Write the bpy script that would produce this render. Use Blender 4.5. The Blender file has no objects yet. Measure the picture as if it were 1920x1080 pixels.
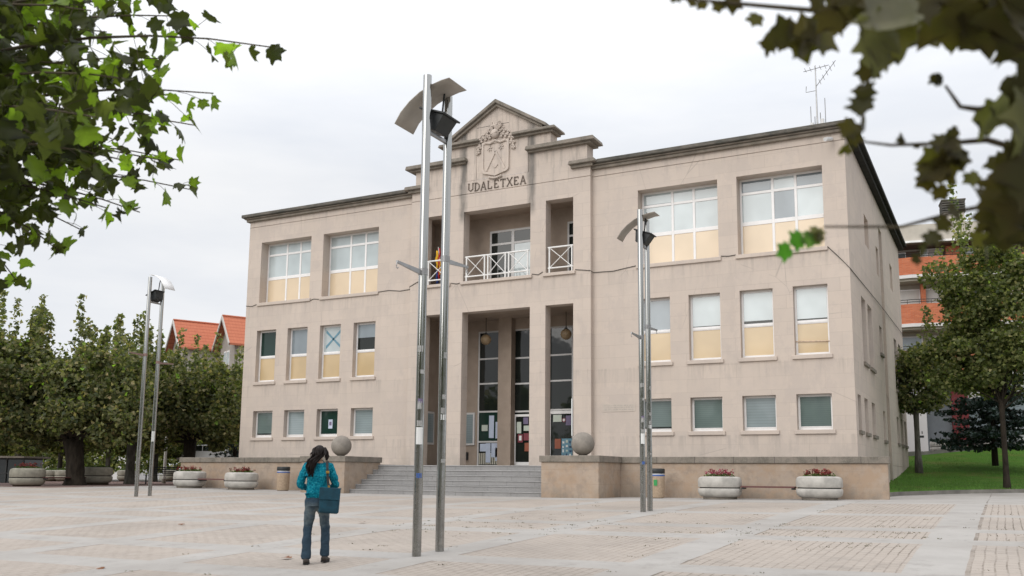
import bpy, bmesh, math, random
from mathutils import Vector, Matrix
import numpy as np
PI = math.pi
scene = bpy.context.scene
COL = scene.collection

# ------------------------------------------------------------------ camera
CAM = Vector((18.47810, -34.03571, 0.71448))
YAW, PITCH, ROLL, FP, PV = -0.481757, 0.1432109, 0.0092074, 1749.702, 640.354
_F = Vector((math.sin(YAW)*math.cos(PITCH), math.cos(YAW)*math.cos(PITCH), math.sin(PITCH)))
_R0 = Vector((math.cos(YAW), -math.sin(YAW), 0)); _U0 = _R0.cross(_F)
_R = _R0*math.cos(ROLL) + _U0*math.sin(ROLL); _U = _U0*math.cos(ROLL) - _R0*math.sin(ROLL)
cd = bpy.data.cameras.new('camera'); cam = bpy.data.objects.new('camera', cd); COL.objects.link(cam)
cam.matrix_world = Matrix((( _R.x, _U.x, -_F.x, CAM.x), (_R.y, _U.y, -_F.y, CAM.y), (_R.z, _U.z, -_F.z, CAM.z), (0, 0, 0, 1)))
cd.sensor_width = 36; cd.lens = FP/1920*36; cd.shift_y = (PV-540)/1920; cd.clip_start = .1; cd.clip_end = 3000
cd.dof.use_dof = True; cd.dof.focus_distance = 27; cd.dof.aperture_fstop = 3.0
scene.camera = cam
def at(u, v, t):                       # a point t metres in front of the lens along the sight line of a photo pixel
    return CAM + (_F + _R*((u-960)/FP) - _U*((v-PV)/FP))*t

# ------------------------------------------------------------------ world: overcast sky
world = bpy.data.worlds.new('World'); scene.world = world; world.use_nodes = True
wt = world.node_tree; wn = wt.nodes; wl = wt.links
for n in list(wn): wn.remove(n)
SUN_EL, SUN_AZ = math.radians(32), math.radians(196)
out = wn.new('ShaderNodeOutputWorld'); bg = wn.new('ShaderNodeBackground')
sky = wn.new('ShaderNodeTexSky'); sky.sky_type = 'NISHITA'; sky.sun_disc = False
sky.sun_elevation = SUN_EL; sky.sun_rotation = SUN_AZ; sky.dust_density = 3
tc = wn.new('ShaderNodeTexCoord'); sep = wn.new('ShaderNodeSeparateXYZ'); wl.new(tc.outputs['Generated'], sep.inputs[0])
mp = wn.new('ShaderNodeMapping'); mp.inputs['Scale'].default_value = (1.2, 1.2, 4.5); wl.new(tc.outputs['Generated'], mp.inputs[0])
nz = wn.new('ShaderNodeTexNoise'); nz.inputs['Scale'].default_value = 2.2; nz.inputs['Detail'].default_value = 5; nz.inputs['Roughness'].default_value = .55
wl.new(mp.outputs[0], nz.inputs['Vector'])
cr = wn.new('ShaderNodeValToRGB'); cr.color_ramp.elements[0].position = .33; cr.color_ramp.elements[0].color = (.82, .85, .905, 1)
cr.color_ramp.elements[1].position = .62; cr.color_ramp.elements[1].color = (.955, .965, .985, 1); wl.new(nz.outputs['Fac'], cr.inputs[0])
gr = wn.new('ShaderNodeValToRGB')      # an overcast sky is brighter overhead than at the horizon
ge = gr.color_ramp.elements
ge[0].position = 0; ge[0].color = (.95, .95, .95, 1); ge[1].position = 1; ge[1].color = (1.95, 1.9, 1.86, 1)
for p_, c_ in ((.10, .985), (.30, .985), (.62, 1.5)):
    e_ = ge.new(p_); e_.color = (c_, c_, c_, 1)
wl.new(sep.outputs['Z'], gr.inputs[0])
mx = wn.new('ShaderNodeMix'); mx.data_type = 'RGBA'; mx.blend_type = 'MULTIPLY'; mx.inputs[0].default_value = 1
wl.new(cr.outputs[0], mx.inputs[6]); wl.new(gr.outputs[0], mx.inputs[7])
sk = wn.new('ShaderNodeMix'); sk.data_type = 'RGBA'; sk.blend_type = 'MULTIPLY'; sk.inputs[0].default_value = 1
wl.new(sky.outputs[0], sk.inputs[6]); sk.inputs[7].default_value = (.08, .08, .08, 1)
m2 = wn.new('ShaderNodeMix'); m2.data_type = 'RGBA'; m2.inputs[0].default_value = .96
wl.new(sk.outputs[2], m2.inputs[6]); wl.new(mx.outputs[2], m2.inputs[7])
wl.new(m2.outputs[2], bg.inputs[0]); bg.inputs[1].default_value = 1.0
wl.new(bg.outputs[0], out.inputs[0])
sd = bpy.data.lights.new('sun', 'SUN'); so = bpy.data.objects.new('sun', sd); COL.objects.link(so)
sd.energy = 1.5; sd.angle = math.radians(50); sd.color = (1, .965, .92)
_s = Vector((math.sin(SUN_AZ)*math.cos(SUN_EL), math.cos(SUN_AZ)*math.cos(SUN_EL), math.sin(SUN_EL)))
so.rotation_euler = (-_s).to_track_quat('-Z', 'Y').to_euler()
vs = scene.view_settings; vs.view_transform = 'Standard'; vs.look = 'None'; vs.gamma = 1; vs.exposure = 0.0
scene.cycles.max_bounces = 6; scene.cycles.transparent_max_bounces = 8

# ------------------------------------------------------------------ materials
class NT:
    def __init__(s, name):
        s.m = bpy.data.materials.new(name); s.m.use_nodes = True
        s.t = s.m.node_tree; s.t.nodes.clear()
        s.out = s.t.nodes.new('ShaderNodeOutputMaterial'); s.b = s.t.nodes.new('ShaderNodeBsdfPrincipled')
        s.t.links.new(s.b.outputs[0], s.out.inputs[0])
        s.co = s.t.nodes.new('ShaderNodeTexCoord').outputs['Object']
    def set(s, inp, v):
        if hasattr(v, 'is_linked') or hasattr(v, 'links'): s.t.links.new(v, inp)
        else:
            if inp.type == 'RGBA': v = (v, v, v, 1) if isinstance(v, (int, float)) else (*v[:3], 1)
            inp.default_value = v
    def math(s, op, a, b=0, c=None, clamp=False):
        n = s.t.nodes.new('ShaderNodeMath'); n.operation = op; n.use_clamp = clamp
        s.set(n.inputs[0], a); s.set(n.inputs[1], b)
        if c is not None: s.set(n.inputs[2], c)
        return n.outputs[0]
    def noise(s, scale, detail=3, rough=.55, vec=None, out='Fac', dist=0):
        n = s.t.nodes.new('ShaderNodeTexNoise'); s.set(n.inputs['Scale'], 1.0 if isinstance(scale, tuple) else scale)
        n.inputs['Detail'].default_value = detail; n.inputs['Roughness'].default_value = rough; n.inputs['Distortion'].default_value = dist
        v = vec if vec is not None else s.co
        if isinstance(scale, tuple): v = s.mapping(v, scale)
        s.t.links.new(v, n.inputs['Vector']); return n.outputs[out]
    def voro(s, scale, vec=None, feature='F1', out='Distance'):
        n = s.t.nodes.new('ShaderNodeTexVoronoi'); n.feature = feature; n.inputs['Scale'].default_value = scale
        s.t.links.new(vec if vec is not None else s.co, n.inputs['Vector']); return n.outputs[out]
    def mapping(s, v, scale, loc=(0, 0, 0), rot=(0, 0, 0)):
        n = s.t.nodes.new('ShaderNodeMapping'); n.inputs['Scale'].default_value = scale; n.inputs['Location'].default_value = loc
        n.inputs['Rotation'].default_value = rot; s.t.links.new(v, n.inputs[0]); return n.outputs[0]
    def ramp(s, f, *stops):
        n = s.t.nodes.new('ShaderNodeValToRGB'); e = n.color_ramp.elements; e.remove(e[1])
        for i, (p, c) in enumerate(stops):
            q = e[0] if i == 0 else e.new(p)
            q.position = p; q.color = (*c, 1) if isinstance(c, tuple) else (c, c, c, 1)
        s.t.links.new(f, n.inputs[0]); return n.outputs[0]
    def mix(s, f, a, b, mode='MIX'):
        n = s.t.nodes.new('ShaderNodeMix'); n.data_type = 'RGBA'; n.blend_type = mode
        s.set(n.inputs[0], f); s.set(n.inputs[6], a); s.set(n.inputs[7], b); return n.outputs[2]
    def sep(s, v=None):
        n = s.t.nodes.new('ShaderNodeSeparateXYZ'); s.t.links.new(v if v is not None else s.co, n.inputs[0]); return n.outputs
    def comb(s, x, y, z=0.0):
        n = s.t.nodes.new('ShaderNodeCombineXYZ'); s.set(n.inputs[0], x); s.set(n.inputs[1], y); s.set(n.inputs[2], z); return n.outputs[0]
    def brick(s, vec, w, h, mortar=.01, c1=1.0, c2=0.0, cm=.5, smooth=.1):
        n = s.t.nodes.new('ShaderNodeTexBrick'); s.t.links.new(vec, n.inputs['Vector'])
        g = lambda v: (v, v, v, 1)
        n.inputs['Scale'].default_value = 1; n.inputs['Brick Width'].default_value = w; n.inputs['Row Height'].default_value = h
        n.inputs['Mortar Size'].default_value = mortar; n.inputs['Mortar Smooth'].default_value = smooth
        n.inputs['Color1'].default_value = g(c1); n.inputs['Color2'].default_value = g(c2); n.inputs['Mortar'].default_value = g(cm)
        return n.outputs['Color'], n.outputs['Fac']
    def bump(s, h, strength=.3, dist=.02):
        n = s.t.nodes.new('ShaderNodeBump'); n.inputs['Strength'].default_value = strength; n.inputs['Distance'].default_value = dist
        s.t.links.new(h, n.inputs['Height']); s.t.links.new(n.outputs[0], s.b.inputs['Normal'])
    def done(s, color, rough=.7, spec=.5, metal=0.0):
        s.set(s.b.inputs['Base Color'], color); s.set(s.b.inputs['Roughness'], rough)
        s.set(s.b.inputs['Specular IOR Level'], spec); s.set(s.b.inputs['Metallic'], metal); return s.m

def simple(name, c, rough=.6, spec=.5, metal=0.0, var=.15, scale=6, bump=0, bs=60):
    n = NT(name); f = n.noise(scale, 5, .6)
    c2 = tuple(max(0, x*(1-var)) for x in c); c1 = tuple(min(1, x*(1+var*.7)) for x in c)
    if bump: n.bump(n.noise(bs, 4), bump, .01)
    return n.done(n.ramp(f, (.3, c2), (.7, c1)), n.ramp(n.noise(scale*2, 3), (.3, rough*.85), (.7, min(1, rough*1.15))), spec, metal)

def stone(name, base, kind='facade'):
    n = NT(name); x, y, z = n.sep()[:3]
    h = n.math('ADD', x, y)
    bc, bf = n.brick(n.comb(h, z), 1.25, .47, .006, 1, 0, .35, .3)
    big = n.noise(.35, 5, .6); med = n.noise(1.7, 5, .65); fine = n.noise(28, 4, .7)
    streak = n.noise((2.6, 2.6, .22), 5, .65)
    b = base; mul = lambda k, t=(1, 1, 1): tuple(min(1, b[i]*k*t[i]) for i in range(3))
    col = n.mix(big, mul(.86, (1, .985, .95)), mul(1.08, (1, .99, .97)))
    blockf = n.noise((.8, .8, 2.1), 1, .5)
    col = n.mix(n.math('MULTIPLY', n.math('SUBTRACT', bc, .5, clamp=True), .30), col, mul(1.16, (1.03, 1, .95)))
    col = n.mix(n.math('MULTIPLY', n.ramp(bc, (.0, 1.0), (.5, 0.0)), .24), col, mul(.8))
    jn_ = n.math('MULTIPLY', bf, n.ramp(n.noise(.5, 3, .6), (.38, .2), (.6, .8)))
    col = n.mix(jn_, col, mul(.66, (1.03, 1, .96)))
    col = n.mix(n.ramp(med, (.48, 0.0), (.70, .34)), col, mul(.80, (.98, 1, 1.02)))
    col = n.mix(n.ramp(streak, (.52, 0.0), (.72, .20)), col, mul(.74, (1, .99, .97)))
    pz = n.noise((.9, .9, .55), 6, .75, vec=n.mapping(n.co, (1, 1, 1), (2, 6, 4)))
    cr_k = n.t.nodes.new('ShaderNodeTexVoronoi'); cr_k.feature = 'DISTANCE_TO_EDGE'; cr_k.inputs['Scale'].default_value = .33; n.t.links.new(n.mapping(n.co, (1, 1, .7), (3, 1, 2)), cr_k.inputs['Vector'])
    ck = n.math('MULTIPLY', n.ramp(cr_k.outputs['Distance'], (.0, 1.0), (.004, 0.0)), n.ramp(n.noise(.45, 4, .6, vec=n.mapping(n.co, (1, 1, 1), (8, 8, 3))), (.55, 0.0), (.6, .6)))
    col = n.mix(ck, col, mul(.5))
    col = n.mix(n.ramp(pz, (.52, 0.0), (.57, .30)), col, mul(.78, (1, 1, 1.02)))
    col = n.mix(n.math('MULTIPLY', n.ramp(fine, (.3, 0.0), (.7, 1.0)), .22), col, mul(.84))
    if kind == 'facade':
        # rain stains: under the top cornice and running down either side of the crest wall
        st = n.noise((5, 5, .5), 4, .7)
        top = n.math('MULTIPLY', n.ramp(n.math('DIVIDE', z, 20), (.595, 0.0), (.645, 1.0)), n.ramp(st, (.52, 0.0), (.66, .42)))
        col = n.mix(top, col, mul(.42, (.95, 1, 1.0)))
        for zs_ in (2.22, 4.77, 8.50):
            dz_ = n.math('SUBTRACT', zs_, z); sm = n.ramp(dz_, (.0, 0.0), (.02, 1.0), (.85, 0.0)); sn = n.ramp(n.noise((4.5, 4.5, .35), 4, .7, vec=n.mapping(n.co, (1, 1, 1), (zs_, 0, 0))), (.5, 0.0), (.64, .42))
            col = n.mix(n.math('MULTIPLY', sm, sn), col, mul(.55, (.97, 1, 1)))
        base_ = n.math('MULTIPLY', n.ramp(n.math('DIVIDE', z, 4), (.30, 1.0), (.5, 0.0)), n.ramp(n.noise((1.2, 1.2, .8), 5, .75), (.42, 0.0), (.6, .5)))
        col = n.mix(base_, col, mul(.6, (.97, 1, .98)))
        ax = n.math('ABSOLUTE', n.math('SUBTRACT', n.math('ABSOLUTE', n.math('ADD', x, n.math('MULTIPLY', n.math('SUBTRACT', med, .5), .25))), 1.66))
        wz = n.math('MULTIPLY', n.ramp(n.math('DIVIDE', z, 20), (.55, 0.0), (.575, 1.0), (.66, 1.0), (.685, 1.0)), n.math('LESS_THAN', y, -.1))
        run = n.math('MULTIPLY', n.math('MULTIPLY', n.ramp(ax, (.07, 1.0), (.24, 0.0)), wz), n.ramp(n.noise((3, 3, .7), 4, .6), (.32, .5), (.55, 1.0)))
        col = n.mix(n.math('MULTIPLY', run, .9), col, mul(.28, (.92, 1, 1.03)))
    if kind == 'podium':
        low = n.math('MULTIPLY', n.ramp(z, (.0, 1.0), (.55, 0.0)), n.ramp(n.noise((1.3, 1.3, .6), 5, .7), (.38, 0.0), (.6, 1.0)))
        col = n.mix(n.math('MULTIPLY', low, .62), col, (.125, .115, .09))
        pt = n.noise(.9, 5, .75, vec=n.mapping(n.co, (1, 1, 1.4), (7, 3, 1)))
        col = n.mix(n.ramp(pt, (.44, 0.0), (.6, .75)), col, mul(.86, (1.03, .91, .78)))
        p3 = n.noise(3.0, 5, .75, vec=n.mapping(n.co, (1, 1, 1), (1, 3, 9)))
        col = n.mix(n.ramp(p3, (.5, 0.0), (.62, .45)), col, mul(.62, (.95, .97, 1)))
    hb = n.math('ADD', n.math('MULTIPLY', n.math('SUBTRACT', 1, bf), .7), n.math('MULTIPLY', fine, .5))
    n.bump(hb, .25, .01)
    return n.done(col, .88, .25)

M = {}
M['stone'] = stone('facade_stone', (.575, .50, .445))
M['podium'] = stone('podium_stone', (.43, .35, .285), 'podium')
def cap_stone():
    n = NT('weathered_coping_stone'); a = n.noise(2.2, 6, .7); b = n.noise(30, 4, .7)
    col = n.mix(n.ramp(a, (.35, 0.0), (.65, 1.0)), (.27, .235, .20), (.13, .12, .10))
    col = n.mix(n.ramp(b, (.4, 0.0), (.7, .5)), col, (.32, .29, .25)); n.bump(b, .4, .01); return n.done(col, .9, .2)
M['cap'] = cap_stone()
def roof_edge():
    n = NT('lichen_dark_coping'); a = n.noise((1.4, 1.4, 5), 6, .75); b = n.noise(20, 4, .7)
    col = n.mix(n.ramp(a, (.36, 0.0), (.62, 1.0)), (.065, .067, .06), (.16, .145, .125))
    col = n.mix(n.ramp(b, (.62, 0.0), (.75, .5)), col, (.28, .27, .24)); n.bump(b, .5, .015); return n.done(col, .92, .2)
M['edge'] = roof_edge()
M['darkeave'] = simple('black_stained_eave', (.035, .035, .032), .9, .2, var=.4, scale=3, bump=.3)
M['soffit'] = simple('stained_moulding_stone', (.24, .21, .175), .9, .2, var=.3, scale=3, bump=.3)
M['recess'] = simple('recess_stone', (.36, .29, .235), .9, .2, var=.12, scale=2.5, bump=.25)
def granite():
    n = NT('grey_granite_steps'); a = n.voro(130, out='Color'); x, y, z = n.sep()[:3]
    sp = n.noise(140, 2, .8); col = n.ramp(sp, (.38, (.17, .17, .17)), (.62, (.40, .39, .385)))
    bc, bf = n.brick(n.comb(x, z), 1.15, .37, .008, 1, 0, .5)
    col = n.mix(n.math('MULTIPLY', bc, .15), col, (.42, .41, .40)); col = n.mix(n.math('MULTIPLY', bf, .6), col, (.10, .10, .10))
    col = n.mix(n.ramp(n.noise(1.3, 4), (.45, 0.0), (.7, .35)), col, (.17, .165, .16))
    return n.done(col, .8, .3)
M['granite'] = granite()
M['nosing'] = simple('pale_step_edge', (.44, .435, .43), .8, .3, var=.2, scale=6)  # paler strip along the edge of each step
M['spherestone'] = simple('rough_sphere_stone', (.27, .245, .215), .9, .2, var=.25, scale=3, bump=.5, bs=45)
M['white'] = simple('white_window_metal', (.80, .785, .775), .4, .5, var=.06, scale=3)
M['rail'] = simple('white_painted_rail', (.78, .77, .75), .4, .5, var=.08, scale=8)
M['greyframe'] = simple('grey_white_door_frame', (.60, .59, .58), .45, .5, var=.06)
def glass(name, c, rough=.06, spec=.55, var=.12, blinds=0):
    n = NT(name); x, y, z = n.sep()[:3]
    f = n.noise(.8, 2, .5)
    col = n.ramp(f, (.35, tuple(v*(1-var) for v in c)), (.65, tuple(min(1, v*(1+var)) for v in c)))
    if blinds:
        w = n.math('FRACT', n.math('MULTIPLY', z, blinds)); col = n.mix(n.math('MULTIPLY', n.ramp(w, (.0, 1.0), (.35, 0.0)), .35), col, tuple(v*.45 for v in c))
    n.bump(n.noise(1.1, 2), .05, .05)
    n.b.inputs['Coat Weight'].default_value = .0
    return n.done(col, rough, spec)
M['pane_blind'] = glass('pane_with_pale_blind', (.47, .53, .54), .04, .9)
M['pane_grey'] = glass('pane_with_grey_blind', (.22, .26, .285), .04, .9)
M['pane_green'] = glass('pane_with_slatted_blind', (.135, .178, .170), .05, .6, blinds=14)
M['pane_mid'] = glass('pane_mid_grey', (.25, .30, .31), .05, .7, blinds=10)  # mid-grey glass with fine horizontal lines
M['pane_dark'] = glass('dark_glass', (.014, .018, .016), .03, .5)
M['pane_darkgreen'] = glass('dark_green_glass', (.012, .035, .028), .04, .5)
M['ochre'] = glass('ochre_panel', (.55, .415, .24), .09, .7, .07)
M['ochre_skylit'] = glass('skylit_ochre_panel', (.68, .55, .39), .12, .6, .05)  # third-floor ochre, its colour lightened for the sky it reflects
def steel():
    n = NT('polished_steel_pole'); x, y, z = n.sep()[:3]
    g = n.noise((14, 14, .35), 3, .6); d = n.noise(4, 6, .75); zz = n.math('DIVIDE', z, 10)
    low = n.math('MULTIPLY', n.ramp(zz, (.0, 1.0), (.10, .75), (.30, .15), (.4, 0.0)), n.ramp(d, (.36, 0.0), (.62, 1.0)))
    col = n.mix(n.math('MULTIPLY', low, .55), n.ramp(g, (.3, (.37, .375, .36)), (.7, (.44, .44, .43))), (.12, .10, .08))
    sp = n.ramp(n.noise((9, 9, 4), 3, .8), (.68, 0.0), (.72, .5)); sp = n.math('MULTIPLY', sp, n.ramp(zz, (.2, 1.0), (.35, 0.0)))
    col = n.mix(sp, col, (.5, .5, .48))
    r = n.mix(low, n.ramp(g, (.3, .07), (.7, .13)), .42)
    n.bump(g, .012, .004)
    return n.done(col, r, .5, 1.0)
M['steel'] = steel()
M['reflector'] = simple('matt_reflector_plate', (.42, .385, .34), .55, .4, var=.12, scale=4)
M['reflector_pale'] = simple('pale_reflector_plate', (.80, .80, .80), .5, .4, var=.04, scale=4)
M['blackmetal'] = simple('black_metal', (.02, .023, .024), .5, .5, var=.2)
M['darksteel'] = simple('dull_arm_metal', (.33, .33, .33), .4, .5, metal=.8, var=.2)
M['brownarm'] = simple('brown_painted_arm', (.22, .14, .12), .6)
M['concrete'] = simple('planter_concrete', (.46, .44, .405), .88, .25, var=.30, scale=2.6, bump=.4, bs=70)
M['concrete_old'] = simple('mossy_planter_concrete', (.30, .285, .235), .9, .2, var=.3, scale=4, bump=.4, bs=70)
M['groove'] = simple('dark_groove', (.03, .026, .024), .8)
M['soil'] = simple('soil', (.06, .045, .03), .95, .1, var=.4, scale=20, bump=.6)
M['bench'] = simple('red_brown_bench_slat', (.13, .055, .05), .6, .4, var=.25, scale=9)
M['bintan'] = simple('tan_bin_aggregate', (.42, .32, .23), .85, .2, var=.2, scale=18, bump=.3)
M['blue'] = simple('blue_band', (.04, .11, .36), .5)
M['green'] = simple('green_mark', (.03, .30, .08), .5)
M['paper'] = simple('paper', (.72, .73, .72), .7, .3, var=.04)
M['paperblue'] = simple('bluish_paper', (.50, .56, .68), .7, .3, var=.1, scale=5)
M['papergreen'] = simple('pale_green_paper', (.52, .57, .50), .7, .3, var=.05)
M['red'] = simple('red_print', (.20, .035, .05), .6)
M['orange'] = simple('orange_print', (.28, .08, .04), .6)
M['purple'] = simple('purple_print', (.16, .13, .22), .6)
M['navy'] = simple('navy_print', (.02, .05, .12), .6)
M['sky_print'] = simple('light_blue_print', (.12, .26, .34), .5)
M['globe'] = simple('ochre_globe_glass', (.37, .27, .16), .35, .5, var=.2, scale=4)
M['cable'] = simple('dark_cable', (.06, .055, .05), .7)
M['letters'] = simple('dark_stone_letters', (.13, .10, .08), .8, var=.35, scale=8)
M['flag_red'] = simple('flag_red_cloth', (.45, .02, .03), .8)
M['flag_yellow'] = simple('flag_yellow_cloth', (.72, .42, .02), .8)
M['flag_blue'] = simple('flag_blue_cloth', (.02, .05, .22), .8)
M['camwhite'] = simple('camera_housing', (.62, .62, .62), .3, .6, var=.05)

def bark(name, c):
    n = NT(name); f = n.noise((6, 6, 1.6), 6, .7); g = n.voro(9)
    n.bump(f, .7, .03); return n.done(n.ramp(f, (.35, tuple(v*.5 for v in c)), (.68, tuple(v*1.4 for v in c))), .9, .2)
M['bark'] = bark('dark_plane_bark', (.036, .029, .022))
M['bark_grey'] = bark('grey_bark', (.11, .105, .09))
M['twig'] = simple('twig_bark', (.085, .07, .045), .85, .2, var=.3, scale=20)
def leafmat(name, stops, trans=.35, tcol=1.6, rough=.5, spec=.35):
    n = NT(name)
    a = n.t.nodes.new('ShaderNodeAttribute'); a.attribute_name = 'tint'
    col = n.ramp(a.outputs['Fac'], *stops)
    vein = n.noise(14, 2, .5); col = n.mix(n.ramp(vein, (.4, 0.0), (.7, .35)), col, (.03, .045, .012))
    n.done(col, rough, spec)
    tr = n.t.nodes.new('ShaderNodeBsdfTranslucent'); tcx = n.mix(1.0, col, (tcol, tcol*1.15, tcol*.45), 'MULTIPLY'); n.t.links.new(tcx, tr.inputs[0])
    mxs = n.t.nodes.new('ShaderNodeMixShader'); mxs.inputs[0].default_value = trans
    n.t.links.new(n.b.outputs[0], mxs.inputs[1]); n.t.links.new(tr.outputs[0], mxs.inputs[2]); n.t.links.new(mxs.outputs[0], n.out.inputs[0])
    return n.m
M['leaf_plane'] = leafmat('plane_tree_leaves', ((0, (.065, .082, .04)), (.35, (.14, .155, .072)), (.62, (.24, .235, .12)), (.82, (.37, .31, .175)), (.95, (.42, .32, .18)), (1, (.26, .44, .07))), .46)
M['leaf_lime'] = leafmat('plane_tree_leaves_lighter', ((0, (.06, .08, .03)), (.38, (.13, .155, .055)), (.68, (.24, .25, .10)), (.88, (.42, .37, .20)), (1, (.32, .46, .08))), .45)
M['leaf_back'] = leafmat('backlit_plane_leaves', ((0, (.020, .022, .008)), (.45, (.042, .048, .013)), (.70, (.070, .082, .020)), (.88, (.11, .16, .018)), (1, (.19, .30, .025))), .5, 2.2, .45)
M['leaf_near'] = leafmat('near_browning_plane_leaves', ((0, (.034, .026, .013)), (.4, (.075, .058, .017)), (.7, (.105, .10, .028)), (.85, (.16, .15, .11)), (1, (.07, .22, .03))), .55, 1.5, .5)
M['leaf_conifer'] = leafmat('blue_green_needles', ((0, (.010, .020, .018)), (.5, (.020, .036, .034)), (1, (.045, .075, .072))), .1)
M['leaf_dry'] = simple('dry_leaf', (.22, .10, .05), .8, var=.4, scale=30)
M['flower_pink'] = leafmat('pink_flowers', ((0, (.14, .03, .03)), (.5, (.35, .04, .08)), (.85, (.55, .16, .25)), (1, (.65, .45, .45))), .15)
M['flower_red'] = leafmat('red_flowers', ((0, (.07, .015, .012)), (.5, (.19, .025, .025)), (1, (.34, .06, .06))), .15)
M['flower_green'] = leafmat('bedding_leaves', ((0, (.04, .07, .015)), (1, (.12, .18, .04))), .2)

# ------------------------------------------------------------------ mesh helpers
def tag(o, label=None, cat=None, group=None, kind=None):
    if label: o['label'] = label
    if cat: o['category'] = cat
    if group: o['group'] = group
    if kind: o['kind'] = kind
    return o
def thing(name, label, cat, loc=(0, 0, 0), rz=0, group=None):
    o = bpy.data.objects.new(name, None); COL.objects.link(o); o.location = loc; o.rotation_euler = (0, 0, rz)
    return tag(o, label, cat, group)
def copy_tree(o, parent=None):
    c = o.copy(); COL.objects.link(c)
    if parent is not None: c.parent = parent
    for ch in list(o.children): copy_tree(ch, c)
    return c
class MB:
    def __init__(s): s.v = []; s.f = []
    def add(s, vs, fs):
        b = len(s.v); s.v += [tuple(v) for v in vs]; s.f += [tuple(i+b for i in f) for f in fs]; return s
    def box(s, x0, x1, y0, y1, z0, z1):
        return s.add([(x0, y0, z0), (x1, y0, z0), (x1, y1, z0), (x0, y1, z0), (x0, y0, z1), (x1, y0, z1), (x1, y1, z1), (x0, y1, z1)],
                     [(0, 3, 2, 1), (4, 5, 6, 7), (0, 1, 5, 4), (1, 2, 6, 5), (2, 3, 7, 6), (3, 0, 4, 7)])
    def obox(s, c, sx, sy, sz, rot=Matrix.Identity(3)):
        c = Vector(c); P = [(-1, -1, -1), (1, -1, -1), (1, 1, -1), (-1, 1, -1), (-1, -1, 1), (1, -1, 1), (1, 1, 1), (-1, 1, 1)]
        return s.add([c + rot @ Vector((p[0]*sx/2, p[1]*sy/2, p[2]*sz/2)) for p in P],
                     [(0, 3, 2, 1), (4, 5, 6, 7), (0, 1, 5, 4), (1, 2, 6, 5), (2, 3, 7, 6), (3, 0, 4, 7)])
    def bar(s, a, b, w, h=None):
        a = Vector(a); b = Vector(b); d = b-a; q = d.to_track_quat('X', 'Z').to_matrix()
        return s.obox((a+b)/2, d.length, w, h or w, q)
    def tube(s, pts, r, n=8, caps=True):
        pts = [Vector(p) for p in pts]; b = len(s.v); R = r if isinstance(r, (list, tuple)) else [r]*len(pts)
        up = Vector((0, 0, 1))
        for i, p in enumerate(pts):
            d = (pts[min(i+1, len(pts)-1)]-pts[max(i-1, 0)])
            d = d.normalized() if d.length > 1e-9 else up
            x = d.cross(up)
            if x.length < .05: x = d.cross(Vector((0, 1, 0)))
            x.normalize(); y = d.cross(x).normalized()
            for k in range(n):
                a = 2*PI*k/n; s.v.append(tuple(p + (x*math.cos(a)+y*math.sin(a))*R[i]))
        for i in range(len(pts)-1):
            for k in range(n):
                k2 = (k+1) % n; s.f.append((b+i*n+k, b+i*n+k2, b+(i+1)*n+k2, b+(i+1)*n+k))
        if caps:
            s.f.append(tuple(b+k for k in range(n))[::-1]); s.f.append(tuple(b+(len(pts)-1)*n+k for k in range(n)))
        return s
    def lathe(s, prof, n=24, c=(0, 0, 0)):
        b = len(s.v)
        for r, z in prof:
            for k in range(n):
                a = 2*PI*k/n; s.v.append((c[0]+r*math.cos(a), c[1]+r*math.sin(a), c[2]+z))
        for i in range(len(prof)-1):
            for k in range(n):
                k2 = (k+1) % n; s.f.append((b+i*n+k, b+i*n+k2, b+(i+1)*n+k2, b+(i+1)*n+k))
        s.f.append(tuple(b+k for k in range(n))[::-1]); s.f.append(tuple(b+(len(prof)-1)*n+k for k in range(n)))
        return s
    def sphere(s, c, r, n=16, m=10, sc=(1, 1, 1)):
        prof = [(max(1e-4, math.sin(PI*i/m)), -math.cos(PI*i/m)) for i in range(m+1)]
        b = len(s.v)
        for a_, z in prof:
            for k in range(n):
                a = 2*PI*k/n; s.v.append((c[0]+a_*math.cos(a)*r*sc[0], c[1]+a_*math.sin(a)*r*sc[1], c[2]+z*r*sc[2]))
        for i in range(m):
            for k in range(n):
                k2 = (k+1) % n; s.f.append((b+i*n+k, b+i*n+k2, b+(i+1)*n+k2, b+(i+1)*n+k))
        return s
    def prism(s, poly, y0, y1):           # polygon in (x, z) given anticlockwise seen from -y, pushed from y0 (front) to y1 (back)
        n = len(poly)
        vs = [(x, y0, z) for x, z in poly]+[(x, y1, z) for x, z in poly]
        fs = [tuple(range(n)), tuple(range(2*n-1, n-1, -1))]+[(i, i+n, (i+1) % n+n, (i+1) % n) for i in range(n)]
        return s.add(vs, fs)
    def build(s, name, mat, parent=None, smooth=False, bevel=0, loc=None, seg=1):
        me = bpy.data.meshes.new(name); me.from_pydata(s.v, [], s.f); me.validate(); me.update()
        ms = mat if isinstance(mat, (list, tuple)) else [mat]
        for m in ms: me.materials.append(M[m] if isinstance(m, str) else m)
        o = bpy.data.objects.new(name, me); COL.objects.link(o)
        if parent is not None: o.parent = parent
        if loc: o.location = loc
        if smooth:
            me.polygons.foreach_set('use_smooth', [True]*len(me.polygons))
            if smooth != 'all':
                bm = bmesh.new(); bm.from_mesh(me)
                for e in bm.edges:
                    if len(e.link_faces) == 2 and e.calc_face_angle(0) > .7: e.smooth = False
                bm.to_mesh(me); bm.free()
        if bevel:
            b = o.modifiers.new('bevel', 'BEVEL'); b.width = bevel; b.segments = seg; b.limit_method = 'ANGLE'
        return o

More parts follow.
